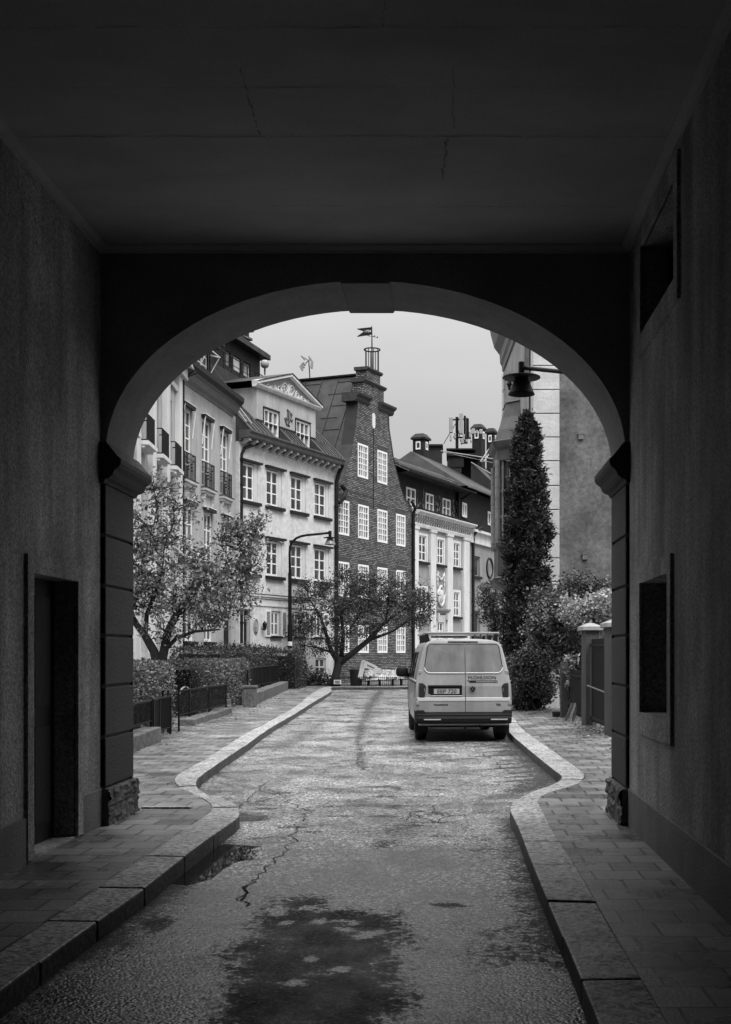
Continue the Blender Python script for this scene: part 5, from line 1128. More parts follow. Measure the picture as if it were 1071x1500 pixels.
# lamps
for s in (-1,1):
    P=lambda x,z,o=.02: V((s*min(x,hw(z)*.972),rear_y(z)-o+max(0,x-.80)*.8,z))
    b=MB(); zs_=[.80,.84,.88,.92,.96,1.0,1.03,1.055]; inn=[.70,.695,.69,.685,.68,.68,.70,.74]; o=[]
    lay=[]
    for i in range(len(zs_)): lay.append([P(inn[i],zs_[i]),P(.79,zs_[i]),P(.87,zs_[i])]+[V((s*(hw(zs_[i])+.006),rear_y(zs_[i])+.09,zs_[i]))])
    for i in range(len(lay)-1):
        for j in range(3):
            q=[lay[i][j],lay[i][j+1],lay[i+1][j+1],lay[i+1][j]]; b.face(q if s>0 else q[::-1])
    for j,(l0) in enumerate((lay[0],lay[-1])): pass
    for i in range(len(lay)-1): b.face([lay[i][0],lay[i+1][0],lay[i+1][0]+V((0,.04,0)),lay[i][0]+V((0,.04,0))])
    lp=b.build('tail_light',m_red,van)
    b=MB()
    for (z0,z1) in ((.905,.925),(.935,.96)): b.b8([P(.70,z0,.0225),P(.868,z0,.0225),P(.868,z0,.0),P(.70,z0,.0),P(.70,z1,.0225),P(.868,z1,.0225),P(.868,z1,.0),P(.70,z1,.0)])
    b.build('reversing_lens',m_redl,lp)
    for z in (1.25,.70):
        b=MB(); w=hw(z)*.965; b.box(min(s*(w-.05),s*(w+.02)),max(s*(w-.05),s*(w+.02)),rear_y(z)-.02,rear_y(z)+.05,z-.035,z+.035); b.build('hinge',m_ant,van,bevel=.012,seg=2)
# brake light strip, wiper-free roof edge
b=MB(); rpatch(b,-.27,.27,1.792,1.808,.03); b.build('brake_light',m_red,van)
# bumper
b=MB(); n=24; L_=[]
def bsec(x): # profile pieces
    t=abs(x)/.86; y=-.045+.10*max(0,t-.72)**1.2*3; return y
prf=[(.0,.335),(-.045,.36),(-.05,.43),(-.03,.475),(-.035,.50),(.01,.515),(.12,.515)]
xs=np.linspace(-.845,.845,29); vs=[]
for x in xs:
    y=bsec(x); t=abs(x)
    for (d,z) in prf: vs.append((x,y+d+.01,z+( .0)))
m_=len(prf); fs=[(i*m_+j,(i+1)*m_+j,(i+1)*m_+j+1,i*m_+j+1) for i in range(len(xs)-1) for j in range(m_-1)]
b.mesh(vs,fs); 
for s in (-1,1): # corners wrap up round the body
    b.b8([(s*.845,bsec(.845)-.03,.34),(s*.868,.12,.36),(s*.868,.50,.36),(s*.80,.50,.34),(s*.845,bsec(.845)-.02,.545),(s*.872,.12,.56),(s*.872,.50,.56),(s*.80,.50,.56)])
    b.b8([(s*.66,.01,.51),(s*.845,.0+.04,.51),(s*.86,.12,.51),(s*.66,.12,.51),(s*.72,.03,.575),(s*.845,.055,.575),(s*.86,.12,.575),(s*.72,.12,.575)])
bp_=b.build('bumper',m_black,van,smooth=False,bevel=.012,seg=2)
b=MB(); b.face([(-.66,.03,.515),(.66,.03,.515),(.66,.085,.545),(-.66,.085,.545)]); b.build('bumper_step',m_black,bp_)
for x0,x1 in ((-.72,-.42),(.47,.77)): b=MB(); yb=min(bsec(x0),bsec(x1)); b.box(x0,x1,yb-.05,yb+.0,.405,.425); b.build('reflector',m_redl,bp_)
b=MB(); b.tube([(-.05,.3,.30),(.0,.1,.28),(.02,.0,.26)],.02,8); b.tube([(-.6,.6,.27),(.6,.6,.27)],.04,8); b.tube([(.3,.5,.3),(.3,-.0,.27)],.03,8); b.build('underbody',m_black,van)
b=MB(); b.box(-.62,.62,.35,4.2,.26,.33); b.build('chassis',m_black,van)
# wheels
for i,(y,r) in enumerate(WH):
    for s in (-1,1):
        cx_=s*.735; b=MB(); R_=.315; pr=[(.19,-.10),(.27,-.105),(.30,-.095),(.315,-.06),(.315,.06),(.30,.095),(.27,.105),(.19,.10)]
        k_=36; vs=[]; 
        for (rr,w) in pr:
            for a in range(k_): t=2*math.pi*a/k_; vs.append((cx_+w,y+rr*math.cos(t),R_+rr*math.sin(t)))
        fs=[(q*k_+a,q*k_+(a+1)%k_,(q+1)*k_+(a+1)%k_,(q+1)*k_+a) for q in range(len(pr)-1) for a in range(k_)]
        b.mesh(vs,fs); wq=b.build('wheel',m_tyre,van,smooth=True)
        b=MB(); b.tube([(cx_-.08,y,R_),(cx_+s*.06,y,R_)],.195,24); b.tube([(cx_+s*.05,y,R_),(cx_+s*.09,y,R_)],.07,12); b.build('rim',m_ant,wq)
    
for s in (-1,1):
    b=MB(); b.box(min(s*.62,s*.86),max(s*.62,s*.86),.42,.435,.15,.42); b.build('mudflap',m_black,van,bevel=.004)
# side glass, doors seams, mirrors
def SP(y,z,o): return V((-(hw(z)+o),y,z))
for s in (-1,1):
    def sp(y,z,o=.006): return V((s*(hw(z)+o),y,z))
    for (y0,y1,z0,z1,nm) in ((2.55,3.4,1.12,1.60,'cab_window'),(1.45,2.35,1.14,1.60,'side_window')):
        b=MB(); zz=np.linspace(z0,z1,6)
        for i in range(5):
            f=[sp(y0+(.05 if i==0 else 0),zz[i]),sp(y1,zz[i]),sp(y1-(.02*(i+1) if y1>3 else 0),zz[i+1]),sp(y0,zz[i+1])]; b.face(f if s<0 else f[::-1])
        b.build(nm,m_glass,van)
        b=MB(); b.tube([sp(y0,z0,.008),sp(y1,z0,.008),sp(y1-(.1 if y1>3 else 0),z1,.008),sp(y0,z1,.008),sp(y0,z0,.008)],.014,5); b.build('window_frame',m_black,van)
    b=MB()
    for y in (.55,2.45,3.5): b.tube([sp(y,z,.0) for z in np.linspace(.45,1.7,8)],.006,4)
    b.tube([sp(y,1.05,.002) for y in (.2,1.5,3.4)],.012,5); b.build('body_seam',m_black,van)
    b=MB(); b.tube([sp(y,1.09,.004) for y in (.15,1.,2.,3.4)],.012,5); b.build('waist_trim',m_vanl,van)
    mb_=MB(); c=V((s*1.0,3.25,1.21)); 
    vs=[];fs=[]; 
    nu,nv_=10,8
    for i in range(nv_+1):
        ph_=math.pi*i/nv_
        for j in range(nu):
            th=2*math.pi*j/nu; q=V((math.sin(ph_)*math.cos(th),math.sin(ph_)*math.sin(th),math.cos(ph_))); q=V([abs(t)**.6*(1 if t>0 else -1) for t in q]); vs.append(c+V((q.x*.125,q.y*.07,q.z*.105)))
    for i in range(nv_):
        for j in range(nu): fs.append((i*nu+j,i*nu+(j+1)%nu,(i+1)*nu+(j+1)%nu,(i+1)*nu+j))
    mb_.mesh(vs,fs); mb_.tube([V((s*.84,3.3,1.13)),c+V((-s*.06,.02,-.04))],.045,8); mi=mb_.build('wing_mirror',m_black,van,smooth=True)
# roof rack: cross bars, side feet, tube with slots
b=MB()
for y in (.62,1.7,2.8): b.box(-.70,.70,y-.03,y+.03,1.935,1.975); 
rk=b.build('roof_rack',m_chrome,van,bevel=.006)
for y in (.62,1.7,2.8):
    for s in (-1,1): b=MB(); b.prism([(s*.57,y-.03,1.80),(s*.66,y-.03,1.77),(s*.665,y-.03,1.935),(s*.61,y-.03,1.935)],(0,.06,0)); b.build('rack_foot',m_black,rk)
b=MB(); b.tube([(-.55,.70,1.895),(.12,.70,1.895)],.028,10); b.build('carrier_tube',m_ant,rk,smooth=True)
b=MB()
for i in range(19):
    if i in (2,): continue
    x=-.46+i*.029; b.box(x,x+.016,.662,.672,1.882,1.908)
b.build('tube_slot',m_black,rk)
for x in (.25,.36,.48): b=MB(); b.tube([(x,.64,1.93),(x+.08,1.5,1.87)],.014,6); b.build('rack_stay',m_black,rk)
b=MB(); b.tube([(.75,3.9,1.5),(.62,3.3,1.80)],.01,5) if False else None
# windscreen (front, seen only from the side)
b=MB(); b.face([(-.66,3.42,1.79),(.66,3.42,1.79),(.80,3.92,1.27),(-.80,3.92,1.27)]); 
# ---------------------------------------------------------------- vegetation
def leaves(mesh_pts,size,name,m,parent=None,up=.0,elong=1.7,droop=.0,nrm=None):
    n=len(mesh_pts); c=np.asarray(mesh_pts,float); d=RNG.normal(size=(n,3)); d[:,2]=d[:,2]*.7-droop
    if nrm is not None: d=d*.8+nrm*.5
    d/=np.linalg.norm(d,axis=1,keepdims=True); r=RNG.normal(size=(n,3)); r[:,2]+=up
    s=np.cross(d,r); s/=np.linalg.norm(s,axis=1,keepdims=True)+1e-9; nn=np.cross(s,d)
    L=size*RNG.uniform(.55,1.25,(n,1)); w=L/elong/2
    v=np.stack([c,c+d*L*.45+s*w+nn*L*.10,c+d*L,c+d*L*.45-s*w+nn*L*.10],1).reshape(-1,3)
    off=np.array(ORG[parent.name]) if parent else np.zeros(3); v-=off
    me=bpy.data.meshes.new(name); me.vertices.add(4*n); me.vertices.foreach_set('co',v.ravel()); me.loops.add(4*n); me.loops.foreach_set('vertex_index',np.arange(4*n)); me.polygons.add(n); me.polygons.foreach_set('loop_start',np.arange(n)*4)
    me.update(calc_edges=True); me.materials.append(m); o=bpy.data.objects.new(name,me); COL.objects.link(o)
    if parent: o.parent=parent; reg(o,parent)
    return o
def jit(p,a): return p+V((random.uniform(-a,a),random.uniform(-a,a),random.uniform(-a,a)))
def branch(mb,a,b_,r0,r1,wob=.08,n=6,bend=None):
    L=(b_-a).length; pts=[a]; 
    for i in range(1,n): t=i/n; p=a.lerp(b_,t)+V((noise.noise(a*3+V((t*3,0,0))),noise.noise(a*3+V((0,t*3,5))),noise.noise(a*3+V((7,0,t*3)))))*L*wob*2; p+= (bend or V((0,0,0)))*math.sin(math.pi*t); pts.append(p)
    pts.append(b_); mb.tube(pts,[r0+(r1-r0)*i/n for i in range(n+1)],7 if r0>.03 else 4); return pts
def tree(name,label,cat,base,trunks,lobes,nclump,perclump,lsize,leafm,rclump,limb_r,group=None,droop=.3,elong=1.8,keep=None,bark=None):
    """trunks: list of (points,radii); lobes: list of (centre,(rx,ry,rz),weight); clumps hang on twigs that run back to a limb"""
    t=empty(name,base,label,cat,group); b=MB(); nodes=[]
    for pts,rad in trunks:
        b.tube(pts,rad,10)
        for i,p in enumerate(pts): nodes.append((V(p),rad[i]))
        for i in range(len(pts)-1):
            for k_ in (.33,.66): nodes.append((V(pts[i]).lerp(V(pts[i+1]),k_),rad[i]*.7))
    b.build('trunk',bark or m_bark,t,smooth=True)
    b=MB(); cl=[]; W_=[l[2] for l in lobes]; tw=0
    sub=[]
    for c,r,w in lobes:
        near=min(nodes,key=lambda q:(q[0]-V(c)).length+(0 if q[0].z<c[2] else 2)); pts=branch(b,near[0],V(c),min(near[1]*.7,limb_r),limb_r*.35,.07); sub+= [(p,limb_r*.4) for p in pts[2:]]
    allp=sub+nodes[2:]
    for _ in range(nclump):
        c,r,w=random.choices(lobes,W_)[0]
        while True:
            q=V((random.uniform(-1,1),random.uniform(-1,1),random.uniform(-1,1)))
            if .25<q.length<1: break
        q=q*(q.length**-.35)*(1.3 if random.random()<.13 else 1); p=V((c[0]+q.x*r[0],c[1]+q.y*r[1],c[2]+q.z*r[2])); p+=V((0,0,noise.noise(p*1.3)*.3))
        if keep and not keep(p): continue
        near=min(allp,key=lambda z_:(z_[0]-p).length+max(0,z_[0].z-p.z)*.8)
        pts=branch(b,near[0],p,min(near[1],limb_r*.35),.006,.06,4); cl.append(p)
        if random.random()<.3: allp.append((pts[2],limb_r*.25))
    b.build('branches',bark or m_bark,t,smooth=True)
    P=[]
    for p in cl:
        k_=int(perclump*random.uniform(.5,1.4)); s=rclump*random.uniform(.6,1.2)
        for _ in range(k_): P.append((p.x+random.gauss(0,s),p.y+random.gauss(0,s),p.z+random.gauss(0,s*.8)))
    leaves(P,lsize,'foliage',leafm,t,droop=droop,elong=elong); return t
# ornamental tree behind the left hedge
D=27.5; q=lambda x,y,d=0: W(x,y,D+d)
tree('ornamental_tree','leafy forked tree rising behind the near left hedge in front of the pale houses','tree',tuple(G(233,1050,PZ).xy)+(.0,) if False else (q(233,980).x,D,.1),
 [([q(233,1045),q(233,985),q(226,955),q(212,930),q(200,915),q(188,890,.5)],[.15,.13,.10,.085,.07,.04]),([q(233,985),q(240,955),q(246,925),q(262,893),q(285,868,-.3),q(300,840,-.5)],[.12,.10,.09,.08,.06,.035]),([q(240,955),q(258,935),q(285,925,-.4),q(322,922,-.8)],[.05,.045,.035,.02]),([q(213,930),q(215,900),q(226,872),q(236,845)],[.06,.05,.045,.03]),([q(262,893),q(300,878,.6),q(335,850,.8),q(352,815,.9)],[.06,.05,.04,.025])],
 [(q(215,770),(.7,.8,.8),2.2),(q(255,745),(.55,.7,.6),1.5),(q(195,825),(.9,.9,.9),2.5),(q(250,830),(.8,.9,.8),3.5),(q(300,850,-.3),(.75,.8,.65),3),(q(352,790,.8),(.55,.6,.60),2.4),(q(375,760,.9),(.22,.3,.18),.35),(q(335,850,.6),(.65,.7,.6),2.6),(q(365,835,.8),(.35,.5,.5),1.2),(q(200,880,.3),(.6,.7,.45),1.6),(q(270,895,-.3),(.8,.8,.32),2),(q(335,895,0),(.55,.6,.28),1.2),(q(160,840,0),(.9,.9,1.1),2),(q(347,712,0.6) if False else q(345,768,.8),(.3,.4,.3),.7),(q(225,715,0),(.22,.3,.35),.5),(q(240,925,-.3),(.5,.5,.15),.5)],
 720,22,.090,m_leafL,.13,.05,droop=.5,elong=1.8)
# low spreading dark tree in front of the brick gable
D=54; q=lambda x,y,d=0: W(x,y,D+d)
tree('spreading_tree','dark low spreading tree with slanting limbs in front of the brick gable house','tree',(q(490,1000).x,D,.1),
 [([q(490,1006),q(492,990),q(497,970),q(500,962)],[.23,.185,.165,.15]),([q(497,972),q(515,958),q(540,938),q(560,915),q(585,897),q(612,880)],[.15,.13,.11,.085,.05,.025]),([q(497,972),q(486,955),q(478,930),q(470,905),q(455,880)],[.13,.11,.08,.055,.025]),([q(500,962),q(503,930),q(500,900),q(505,870)],[.11,.09,.06,.03]),([q(540,938),q(575,925),q(605,905)],[.08,.05,.03]),([q(565,912),q(570,880),q(580,860)],[.06,.045,.02]),([q(484,955),q(462,948),q(440,945)],[.06,.04,.02])],
 [(q(455,868),(.9,1.2,.5),1.6),(q(470,905),(1.1,1.2,.55),1.6),(q(505,870),(1.3,1.4,.8),2.6),(q(550,865),(1.3,1.3,.75),2.4),(q(590,870),(1.1,1.2,.6),1.8),(q(612,905),(.65,.9,.5),1.2),(q(560,905),(1.1,1.2,.5),1.6),(q(520,910),(1.1,1.2,.7),1.7),(q(460,945),(.95,.9,.25),.9),(q(440,925),(.6,.8,.3),.5),(q(620,885),(.5,.6,.35),.6),(q(530,845),(1.2,1.,.35),.9),(q(495,940),(.8,.9,.4),.7)],
 640,25,.125,m_leafM,.20,.065,droop=.2,elong=2.2)
# small tree with spiky sprays on the right in the distance
D=50; q=lambda x,y,d=0: W(x,y,D+d)
tree('far_shrub_tree','small feathery tree between the far grey house and the tall conifer','tree',(q(728,990).x,D,.1),
 [([q(728,1004),q(727,960),q(726,925),q(722,890)],[.12,.1,.08,.04])],
 [(q(722,870),(.55,.7,.5),1.4),(q(735,885),(.5,.7,.5),1.2),(q(722,905),(.6,.7,.3),1.5),(q(738,915),(.6,.7,.4),1.5),(q(712,880),(.3,.4,.3),.5)],
 190,26,.13,m_leafM,.15,.05,droop=-.2,elong=3)
b_=W(738,903,46); lan=empty('post_lantern',(b_.x,46,0.1),'small glazed lantern on a post beside the tall conifer','street lamp')
b=MB(); b.tube([(b_.x,46,.1),(b_.x,46,b_.z-.3)],.04,8); b.build('post',m_iron,lan)
b=MB(); b.lathe(b_,[(0,.42),(.04,.38),(.05,.33),(.20,.22),(.21,.2)],6); b.lathe(b_,[(.10,-.28),(.05,-.3),(.03,-.35)],6); b.build('lantern_cap',m_iron,lan)
b=MB(); b.lathe(b_,[(.17,.2),(.10,-.28)],6); b.build('lantern_glass',glassmat('lantern_pane',.3,.1),lan)
# tall columnar thuja
def conifer(name,label,x,D,yt,yb,wpx,seed,m,n,size):
    random.seed(seed); base=G(x,yb,PZ); base=V(((x-CX)/F_*D,D,PZ)); top=W(x,yt,D); H=top.z-PZ; t=empty(name,base,label,'tree')
    b=MB(); b.tube([base,base+V((.05,0,H*.5)),base+V((0,0,H*.93))],[.16,.1,.02],8); b.build('trunk',m_bark,t)
    prof=lambda h: wpx[0]*0+np.interp(h,[0,.04,.15,.35,.6,.8,.92,.98,1],[.32,.56,.60,.57,.51,.40,.27,.13,.02])
    b=MB(); k_=18; hs_=np.linspace(0.02,.95,22); vs=[(base.x+math.cos(2*math.pi*j/k_)*prof(h)*.55,base.y+math.sin(2*math.pi*j/k_)*prof(h)*.55,PZ+h*H) for h in hs_ for j in range(k_)]
    b.mesh(vs,[(i*k_+j,i*k_+(j+1)%k_,(i+1)*k_+(j+1)%k_,(i+1)*k_+j) for i in range(21) for j in range(k_)]); b.build('shade_core',m_core,t)
    P=[];NN=[]
    nc=900
    for _ in range(nc):
        h=random.random()**.9; a=random.uniform(0,2*math.pi); r=prof(h)*(.88+.55*noise.noise(V((a*1.3,h*11,seed)))+.25*noise.noise(V((a*3,h*30,seed)))+random.uniform(-.06,.08)); c=(base.x+math.cos(a)*r,base.y+math.sin(a)*r,PZ+h*H)
        for _ in range(n): 
            P.append((c[0]+random.gauss(0,.05),c[1]+random.gauss(0,.05),c[2]+random.gauss(0,.075))); NN.append((math.cos(a)*.7,math.sin(a)*.7,.9))
    leaves(P,size,'foliage',m,t,elong=2.6,nrm=np.array(NN)); return t
conifer('columnar_conifer','tall narrow dark conifer standing against the pale corner quoins','x' and 772,32.2,610,1046,(0,),3,m_leafT,42,.125)
random.seed(11)
def bush(name,label,lobes,n,per,size,m,base,stems=5,rc=.12,droop=.1,cat='bush',elong=1.6):
    t=empty(name,base,label,cat); B=V(base); b=MB(); 
    for i in range(stems): c=random.choice(lobes); branch(b,B+V((random.uniform(-.15,.15),random.uniform(-.15,.15),0)),V(c[0]),.045,.015,.1)
    P=[]; cl=[]
    for _ in range(n):
        c,r,w=random.choices(lobes,[l[2] for l in lobes])[0]
        q=V((random.gauss(0,1),random.gauss(0,1),random.gauss(0,1))).normalized()*random.uniform(.55,1.02); p=V((c[0]+q.x*r[0],c[1]+q.y*r[1],c[2]+q.z*r[2])); p+=q*noise.noise(p*2.2)*.35
        if p.z<.15: continue
        cl.append(p)
        if random.random()<.25: branch(b,V(c),p,.012,.004,.1,3)
        for _ in range(int(per*random.uniform(.5,1.5))): P.append((p.x+random.gauss(0,rc),p.y+random.gauss(0,rc),p.z+random.gauss(0,rc)))
    b.build('stems',m_bark,t); leaves(P,size,'foliage',m,t,droop=droop,elong=elong); return t
D=31.3; q=lambda x,y,d=0: W(x,y,D+d)
bush('round_bush','dense dark round bush at the pavement between the van and the gate pillars',[(q(772,985),(.52,.55,.62),3),(q(788,1000),(.42,.5,.42),1.5),(q(765,1005),(.38,.5,.38),1),(q(790,955),(.42,.5,.5),1.6)],520,34,.07,m_leafB,(q(778,1040).x,D,PZ),rc=.07)
D=29.3; q=lambda x,y,d=0: W(x,y,D+d)
bush('large_garden_bush','large glossy-leaved bush overhanging the pavement behind the gate pillars',[(q(822,915,0),(.62,.7,.62),3),(q(803,885,.5),(.36,.5,.36),1.3),(q(845,870,.6),(.55,.6,.36),1.8),(q(872,862,.8),(.5,.6,.28),1),(q(835,955,-.3),(.5,.6,.55),2),(q(812,950,0),(.4,.5,.42),1.4),(q(880,900,.5),(.8,.7,.6),1.5),(q(838,990,-.3),(.35,.4,.35),.7),(q(793,925,0),(.3,.4,.35),.6)],980,34,.085,m_leafB,(q(835,1040).x+.1,D,PZ),stems=8,rc=.09)
bush('bright_flowering_bush','pale bright-leaved bush spilling over the top of the gate pillars',[(W(868,905,27.9),(.55,.45,.40),2.4),(W(840,900,28.3),(.3,.35,.22),.9),(W(890,890,27.6),(.4,.4,.35),1.5),(W(830,885,28.5),(.16,.25,.14),.3)],330,22,.085,m_leafW,(W(885,1000,27.9).x+.35,27.9,PZ),stems=4,rc=.08,elong=1.4)
bush('low_leafy_plant','big-leaved pale plant growing out between the small post and the first gate pillar',[(W(838,968,27.6),(.16,.2,.16),1),(W(838,1000,27.6),(.15,.2,.18),1.2)],45,12,.11,leafmat('leaf_big',.05,.4,.35,.3),(W(842,1040,27.6).x,27.6,PZ),stems=2,rc=.05,elong=2.2,cat='plant')
# hedges
def hedge(name,label,boxes,n,size,m,spikes=0):
    cx_=sum(b[0]+b[1] for b in boxes)/2/len(boxes); cy_=sum(b[2]+b[3] for b in boxes)/2/len(boxes); t=empty(name,(cx_,cy_,PZ),label,'hedge'); 
    core=MB(); P=[];NN=[]
    tot=sum((b[1]-b[0])*(b[3]-b[2])+2*((b[1]-b[0])+(b[3]-b[2]))*(b[4]-PZ) for b in boxes)
    for (x0,x1,y0,y1,z1) in boxes:
        core.box(x0+.17,x1-.17,y0+.17,y1-.17,PZ,z1-.17)
        A=[((x1-x0)*(y1-y0),0),((x1-x0)*(z1-PZ),1),((x1-x0)*(z1-PZ),2),((y1-y0)*(z1-PZ),3),((y1-y0)*(z1-PZ),4)]
        for a,k_ in A:
            for _ in range(int(n*a/tot)):
                u,v=random.random(),random.random(); e=abs(random.gauss(0,.045))
                if k_==0: p=(x0+(x1-x0)*u,y0+(y1-y0)*v,z1); nn=(0,0,1)
                elif k_==1: p=(x0+(x1-x0)*u,y0,PZ+(z1-PZ)*v); nn=(0,-1,0)
                elif k_==2: p=(x0+(x1-x0)*u,y1,PZ+(z1-PZ)*v); nn=(0,1,0)
                elif k_==3: p=(x0,y0+(y1-y0)*u,PZ+(z1-PZ)*v); nn=(-1,0,0)
                else: p=(x1,y0+(y1-y0)*u,PZ+(z1-PZ)*v); nn=(1,0,0)
                bump_=noise.noise(V(p)*2.1)*.08+noise.noise(V(p)*6)*.04-e*.9+.03
                # round the corners
                P.append((p[0]+nn[0]*bump_+random.gauss(0,.012),p[1]+nn[1]*bump_,p[2]+nn[2]*bump_*.7-(.04 if k_ else 0)*v**6)); NN.append((nn[0],nn[1],nn[2]+.3))
        for _ in range(spikes):
            x,y=random.uniform(x0+.05,x1-.05),random.uniform(y0,y1); h=random.uniform(.08,.26)
            for i in range(7): P.append((x+random.gauss(0,.02),y+random.gauss(0,.02),z1+h*i/6)); NN.append((0,0,1.2))
    core.build('shade_core',m_core,t); leaves(P,size,'foliage',m,t,elong=1.7,nrm=np.array(NN))
    return t
hedge('clipped_hedge','near clipped hedge behind the first iron fence, beside the left arch pillar',[(-7.2,-5.35,15.2,23.6,1.40)],30000,.055,m_leafH)
hedge('clipped_hedge','long clipped hedge with rounded pale end behind the second iron fence',[(-7.6,-5.95,28.6,36.2,1.36)],24000,.065,m_leafH)
hedge('tall_hedge','taller dark hedge with upright shoots behind the third fence, beside the lamp post',[(-8.7,-7.05,38.2,50.,1.72),(-8.9,-6.2,50.0,52.4,1.62)],24000,.085,m_leafM,spikes=110)
for (x,y,D,s) in ((452,990,53.5,.5),(475,996,54,.3)):
    pass
bush('low_planting','low dark shrubs along the bed below the cream house cellar window',[(W(445,995,55),(1.0,.6,.5),1),(W(470,999,55),(.8,.5,.3),1),(W(430,985,54),(.7,.6,.7),1)],160,30,.10,m_leafM,(W(455,1004,55).x,55,.1),stems=3,rc=.14)
# ---------------------------------------------------------------- fences and low walls on the left
def Lp(x,y): p=G(x,y,PZ); return V((p.x,p.y,PZ))
fpts=[Lp(193.7,1103),Lp(232,1085.5),Lp(262,1071.8),Lp(289,1062),Lp(337,1044.5),Lp(368.6,1035),Lp(412,1011.6)]
m_wallst=mat('low_stone_wall',.13,.85,.4,4,.8,14,.3,fine=.4)
def fence(name,label,a,c,z0,z1,step,base=None,curve=0.,curl=False):
    t=empty(name,a,label,'fence'); d=(c-a); L=d.length; d.normalize(); nn=V((-d.y,d.x,0)); z0+=PZ; z1+=PZ
    at_=lambda u,z: a+d*u+nn*curve*math.sin(math.pi*u/L)+V((0,0,z-PZ))
    b=MB(); us=np.linspace(0,L,10)
    for z in (z1,): b.tube([at_(u,z) for u in us],.02,6)
    b.tube([at_(u,z0+.07) for u in us],.014,6); b.build('rail',m_iron,t)
    n=max(2,int(L/1.9)); 
    for i in range(n+1): b=MB(); u=L*i/n; b.box(*(sorted((at_(u,0).x-.02,at_(u,0).x+.02))),at_(u,0).y-.02,at_(u,0).y+.02,PZ,z1+.01); b.build('post',m_iron,t)
    b=MB(); k_=int(L/step)
    for i in range(1,k_): u=L*i/k_; p=at_(u,0); b.box(p.x-.007,p.x+.007,p.y-.007,p.y+.007,z0+.05,z1)
    b.build('balusters',m_iron,t)
    return t
def lowwall(name,label,a,c,h,w,off=0.,m=None,cap=False):
    t=empty(name,a,label,'wall'); F=Fac((a.x,a.y),(c.x,c.y),1); n=max(1,round(F.L/1.15))
    for i in range(n):
        b=MB(); F.box(b,F.L*i/n+.006,F.L*(i+1)/n-.006,PZ-.03,PZ+h+random.uniform(-.008,.008),off-w,off); b.build('stone_block',m or m_wallst,t,bevel=.018,seg=2)
    return t
A0=Lp(150,1124); A0=V((fpts[0].x+.16,14.2,PZ)); 
fence('iron_fence','black iron fence on granite blocks nearest the left arch pillar',A0+V((-.12,0,0)),fpts[1]+V((-.12,0,0)),.27,.68,.10)
lowwall('granite_edge','rough granite block edging beneath the nearest iron fence',A0,fpts[1],.24,.3,.05)
fence('iron_gate','dense open black gate panel at the end of the first iron fence',fpts[1]+V((-.10,.05,0)),fpts[2]+V((-.02,-.6,0)),.05,.68,.055,curve=.05)
t=empty('gate_post',fpts[2],'thin black gate post at the gap between the fences','post'); b=MB()
for dx,dy in ((0,0),(-.25,-.2),(-.12,-.35)): b.tube([fpts[2]+V((dx,dy,0)),fpts[2]+V((dx,dy,.78))],.022,6)
b.tube([fpts[2]+V((-.25,-.2,.7)),fpts[2]+V((0,0,.72))],.015,5); b.build('post',m_iron,t)
fence('iron_fence','second black iron fence in front of the long clipped hedge',fpts[3]+V((-.35,-1.2,0)),fpts[4]+V((-.1,0,0)),.14,.70,.10)
lowwall('granite_edge','low stone edging under the second iron fence',fpts[3]+V((-.08,-.2,0)),fpts[4],.13,.3,.05)
fence('iron_fence','far black fence on a stone wall beside the street lamp',fpts[5]+V((-.3,1.2,0)),fpts[6]+V((-.12,0,0)),.30,.98,.085,curve=.35)
lowwall('stone_wall','curving low stone wall beneath the far fence, ending at the street lamp',fpts[5]+V((-.12,.8,0)),fpts[6]+V((.05,1.2,0)),.32,.35,.06)
t=empty('stone_post',fpts[5],'square stone post at the step before the far fence','post'); b=MB(); p=fpts[5]; b.box(p.x-.2,p.x+.12,p.y-.16,p.y+.16,PZ,PZ+.52); b.box(p.x-.23,p.x+.15,p.y-.19,p.y+.19,PZ+.52,PZ+.58); b.build('shaft',m_wallst,t,bevel=.01)
t=empty('garden_step',fpts[4]+V((-.6,1.4,0)),'low stone step between the second fence and the stone post','step'); b=MB(); b.box(fpts[4].x-1.3,fpts[5].x-.15,fpts[4].y+.9,fpts[4].y+1.4,PZ,PZ+.14); b.box(fpts[4].x-1.3,fpts[5].x-.25,fpts[4].y+1.4,fpts[4].y+1.9,PZ,PZ+.26); b.build('tread',m_wallst,t,bevel=.01)
# bicycle leaning behind the second fence
BD=V((.235,.97,0)).normalized(); bc=V((-6.08,29.05,PZ)); bi=empty('bicycle',bc,'parked bicycle with pale mudguards behind the second iron fence','bicycle',rz=0)
BN=V((BD.y,-BD.x,0))
def BP(s,z,o=0.): return bc+BD*s+BN*o+V((0,0,z))
for dx in (-.48,.50):
    b=MB(); b.tube([BP(dx+.31*math.cos(a),.33+.31*math.sin(a)) for a in np.linspace(0,6.2832,33)],.018,6); w=b.build('wheel',m_tyre,bi)
    b=MB()
    for a in np.linspace(0,math.pi,9)[:-1]: b.tube([BP(dx+.3*math.cos(a),.33+.3*math.sin(a)),BP(dx-.3*math.cos(a),.33-.3*math.sin(a))],.002,3)
    b.build('spokes',m_chrome,w)
    b=MB(); b.tube([BP(dx+.35*math.cos(a),.33+.35*math.sin(a)) for a in np.linspace(.2,2.6,14)],.022,5); b.build('mudguard',m_white,bi)
b=MB(); c0,c1,s_,h_,bb_=(-.48,.33),(.5,.33),(-.18,.85),(.34,.82),(-.05,.3)
for a_,e_ in ((c0,bb_),(bb_,s_),(s_,h_),(bb_,(.36,.72)),(c0,(-.18,.75)),((.32,.94),c1)): b.tube([BP(*a_),BP(*e_)],.014,6)
b.build('frame',m_iron,bi)
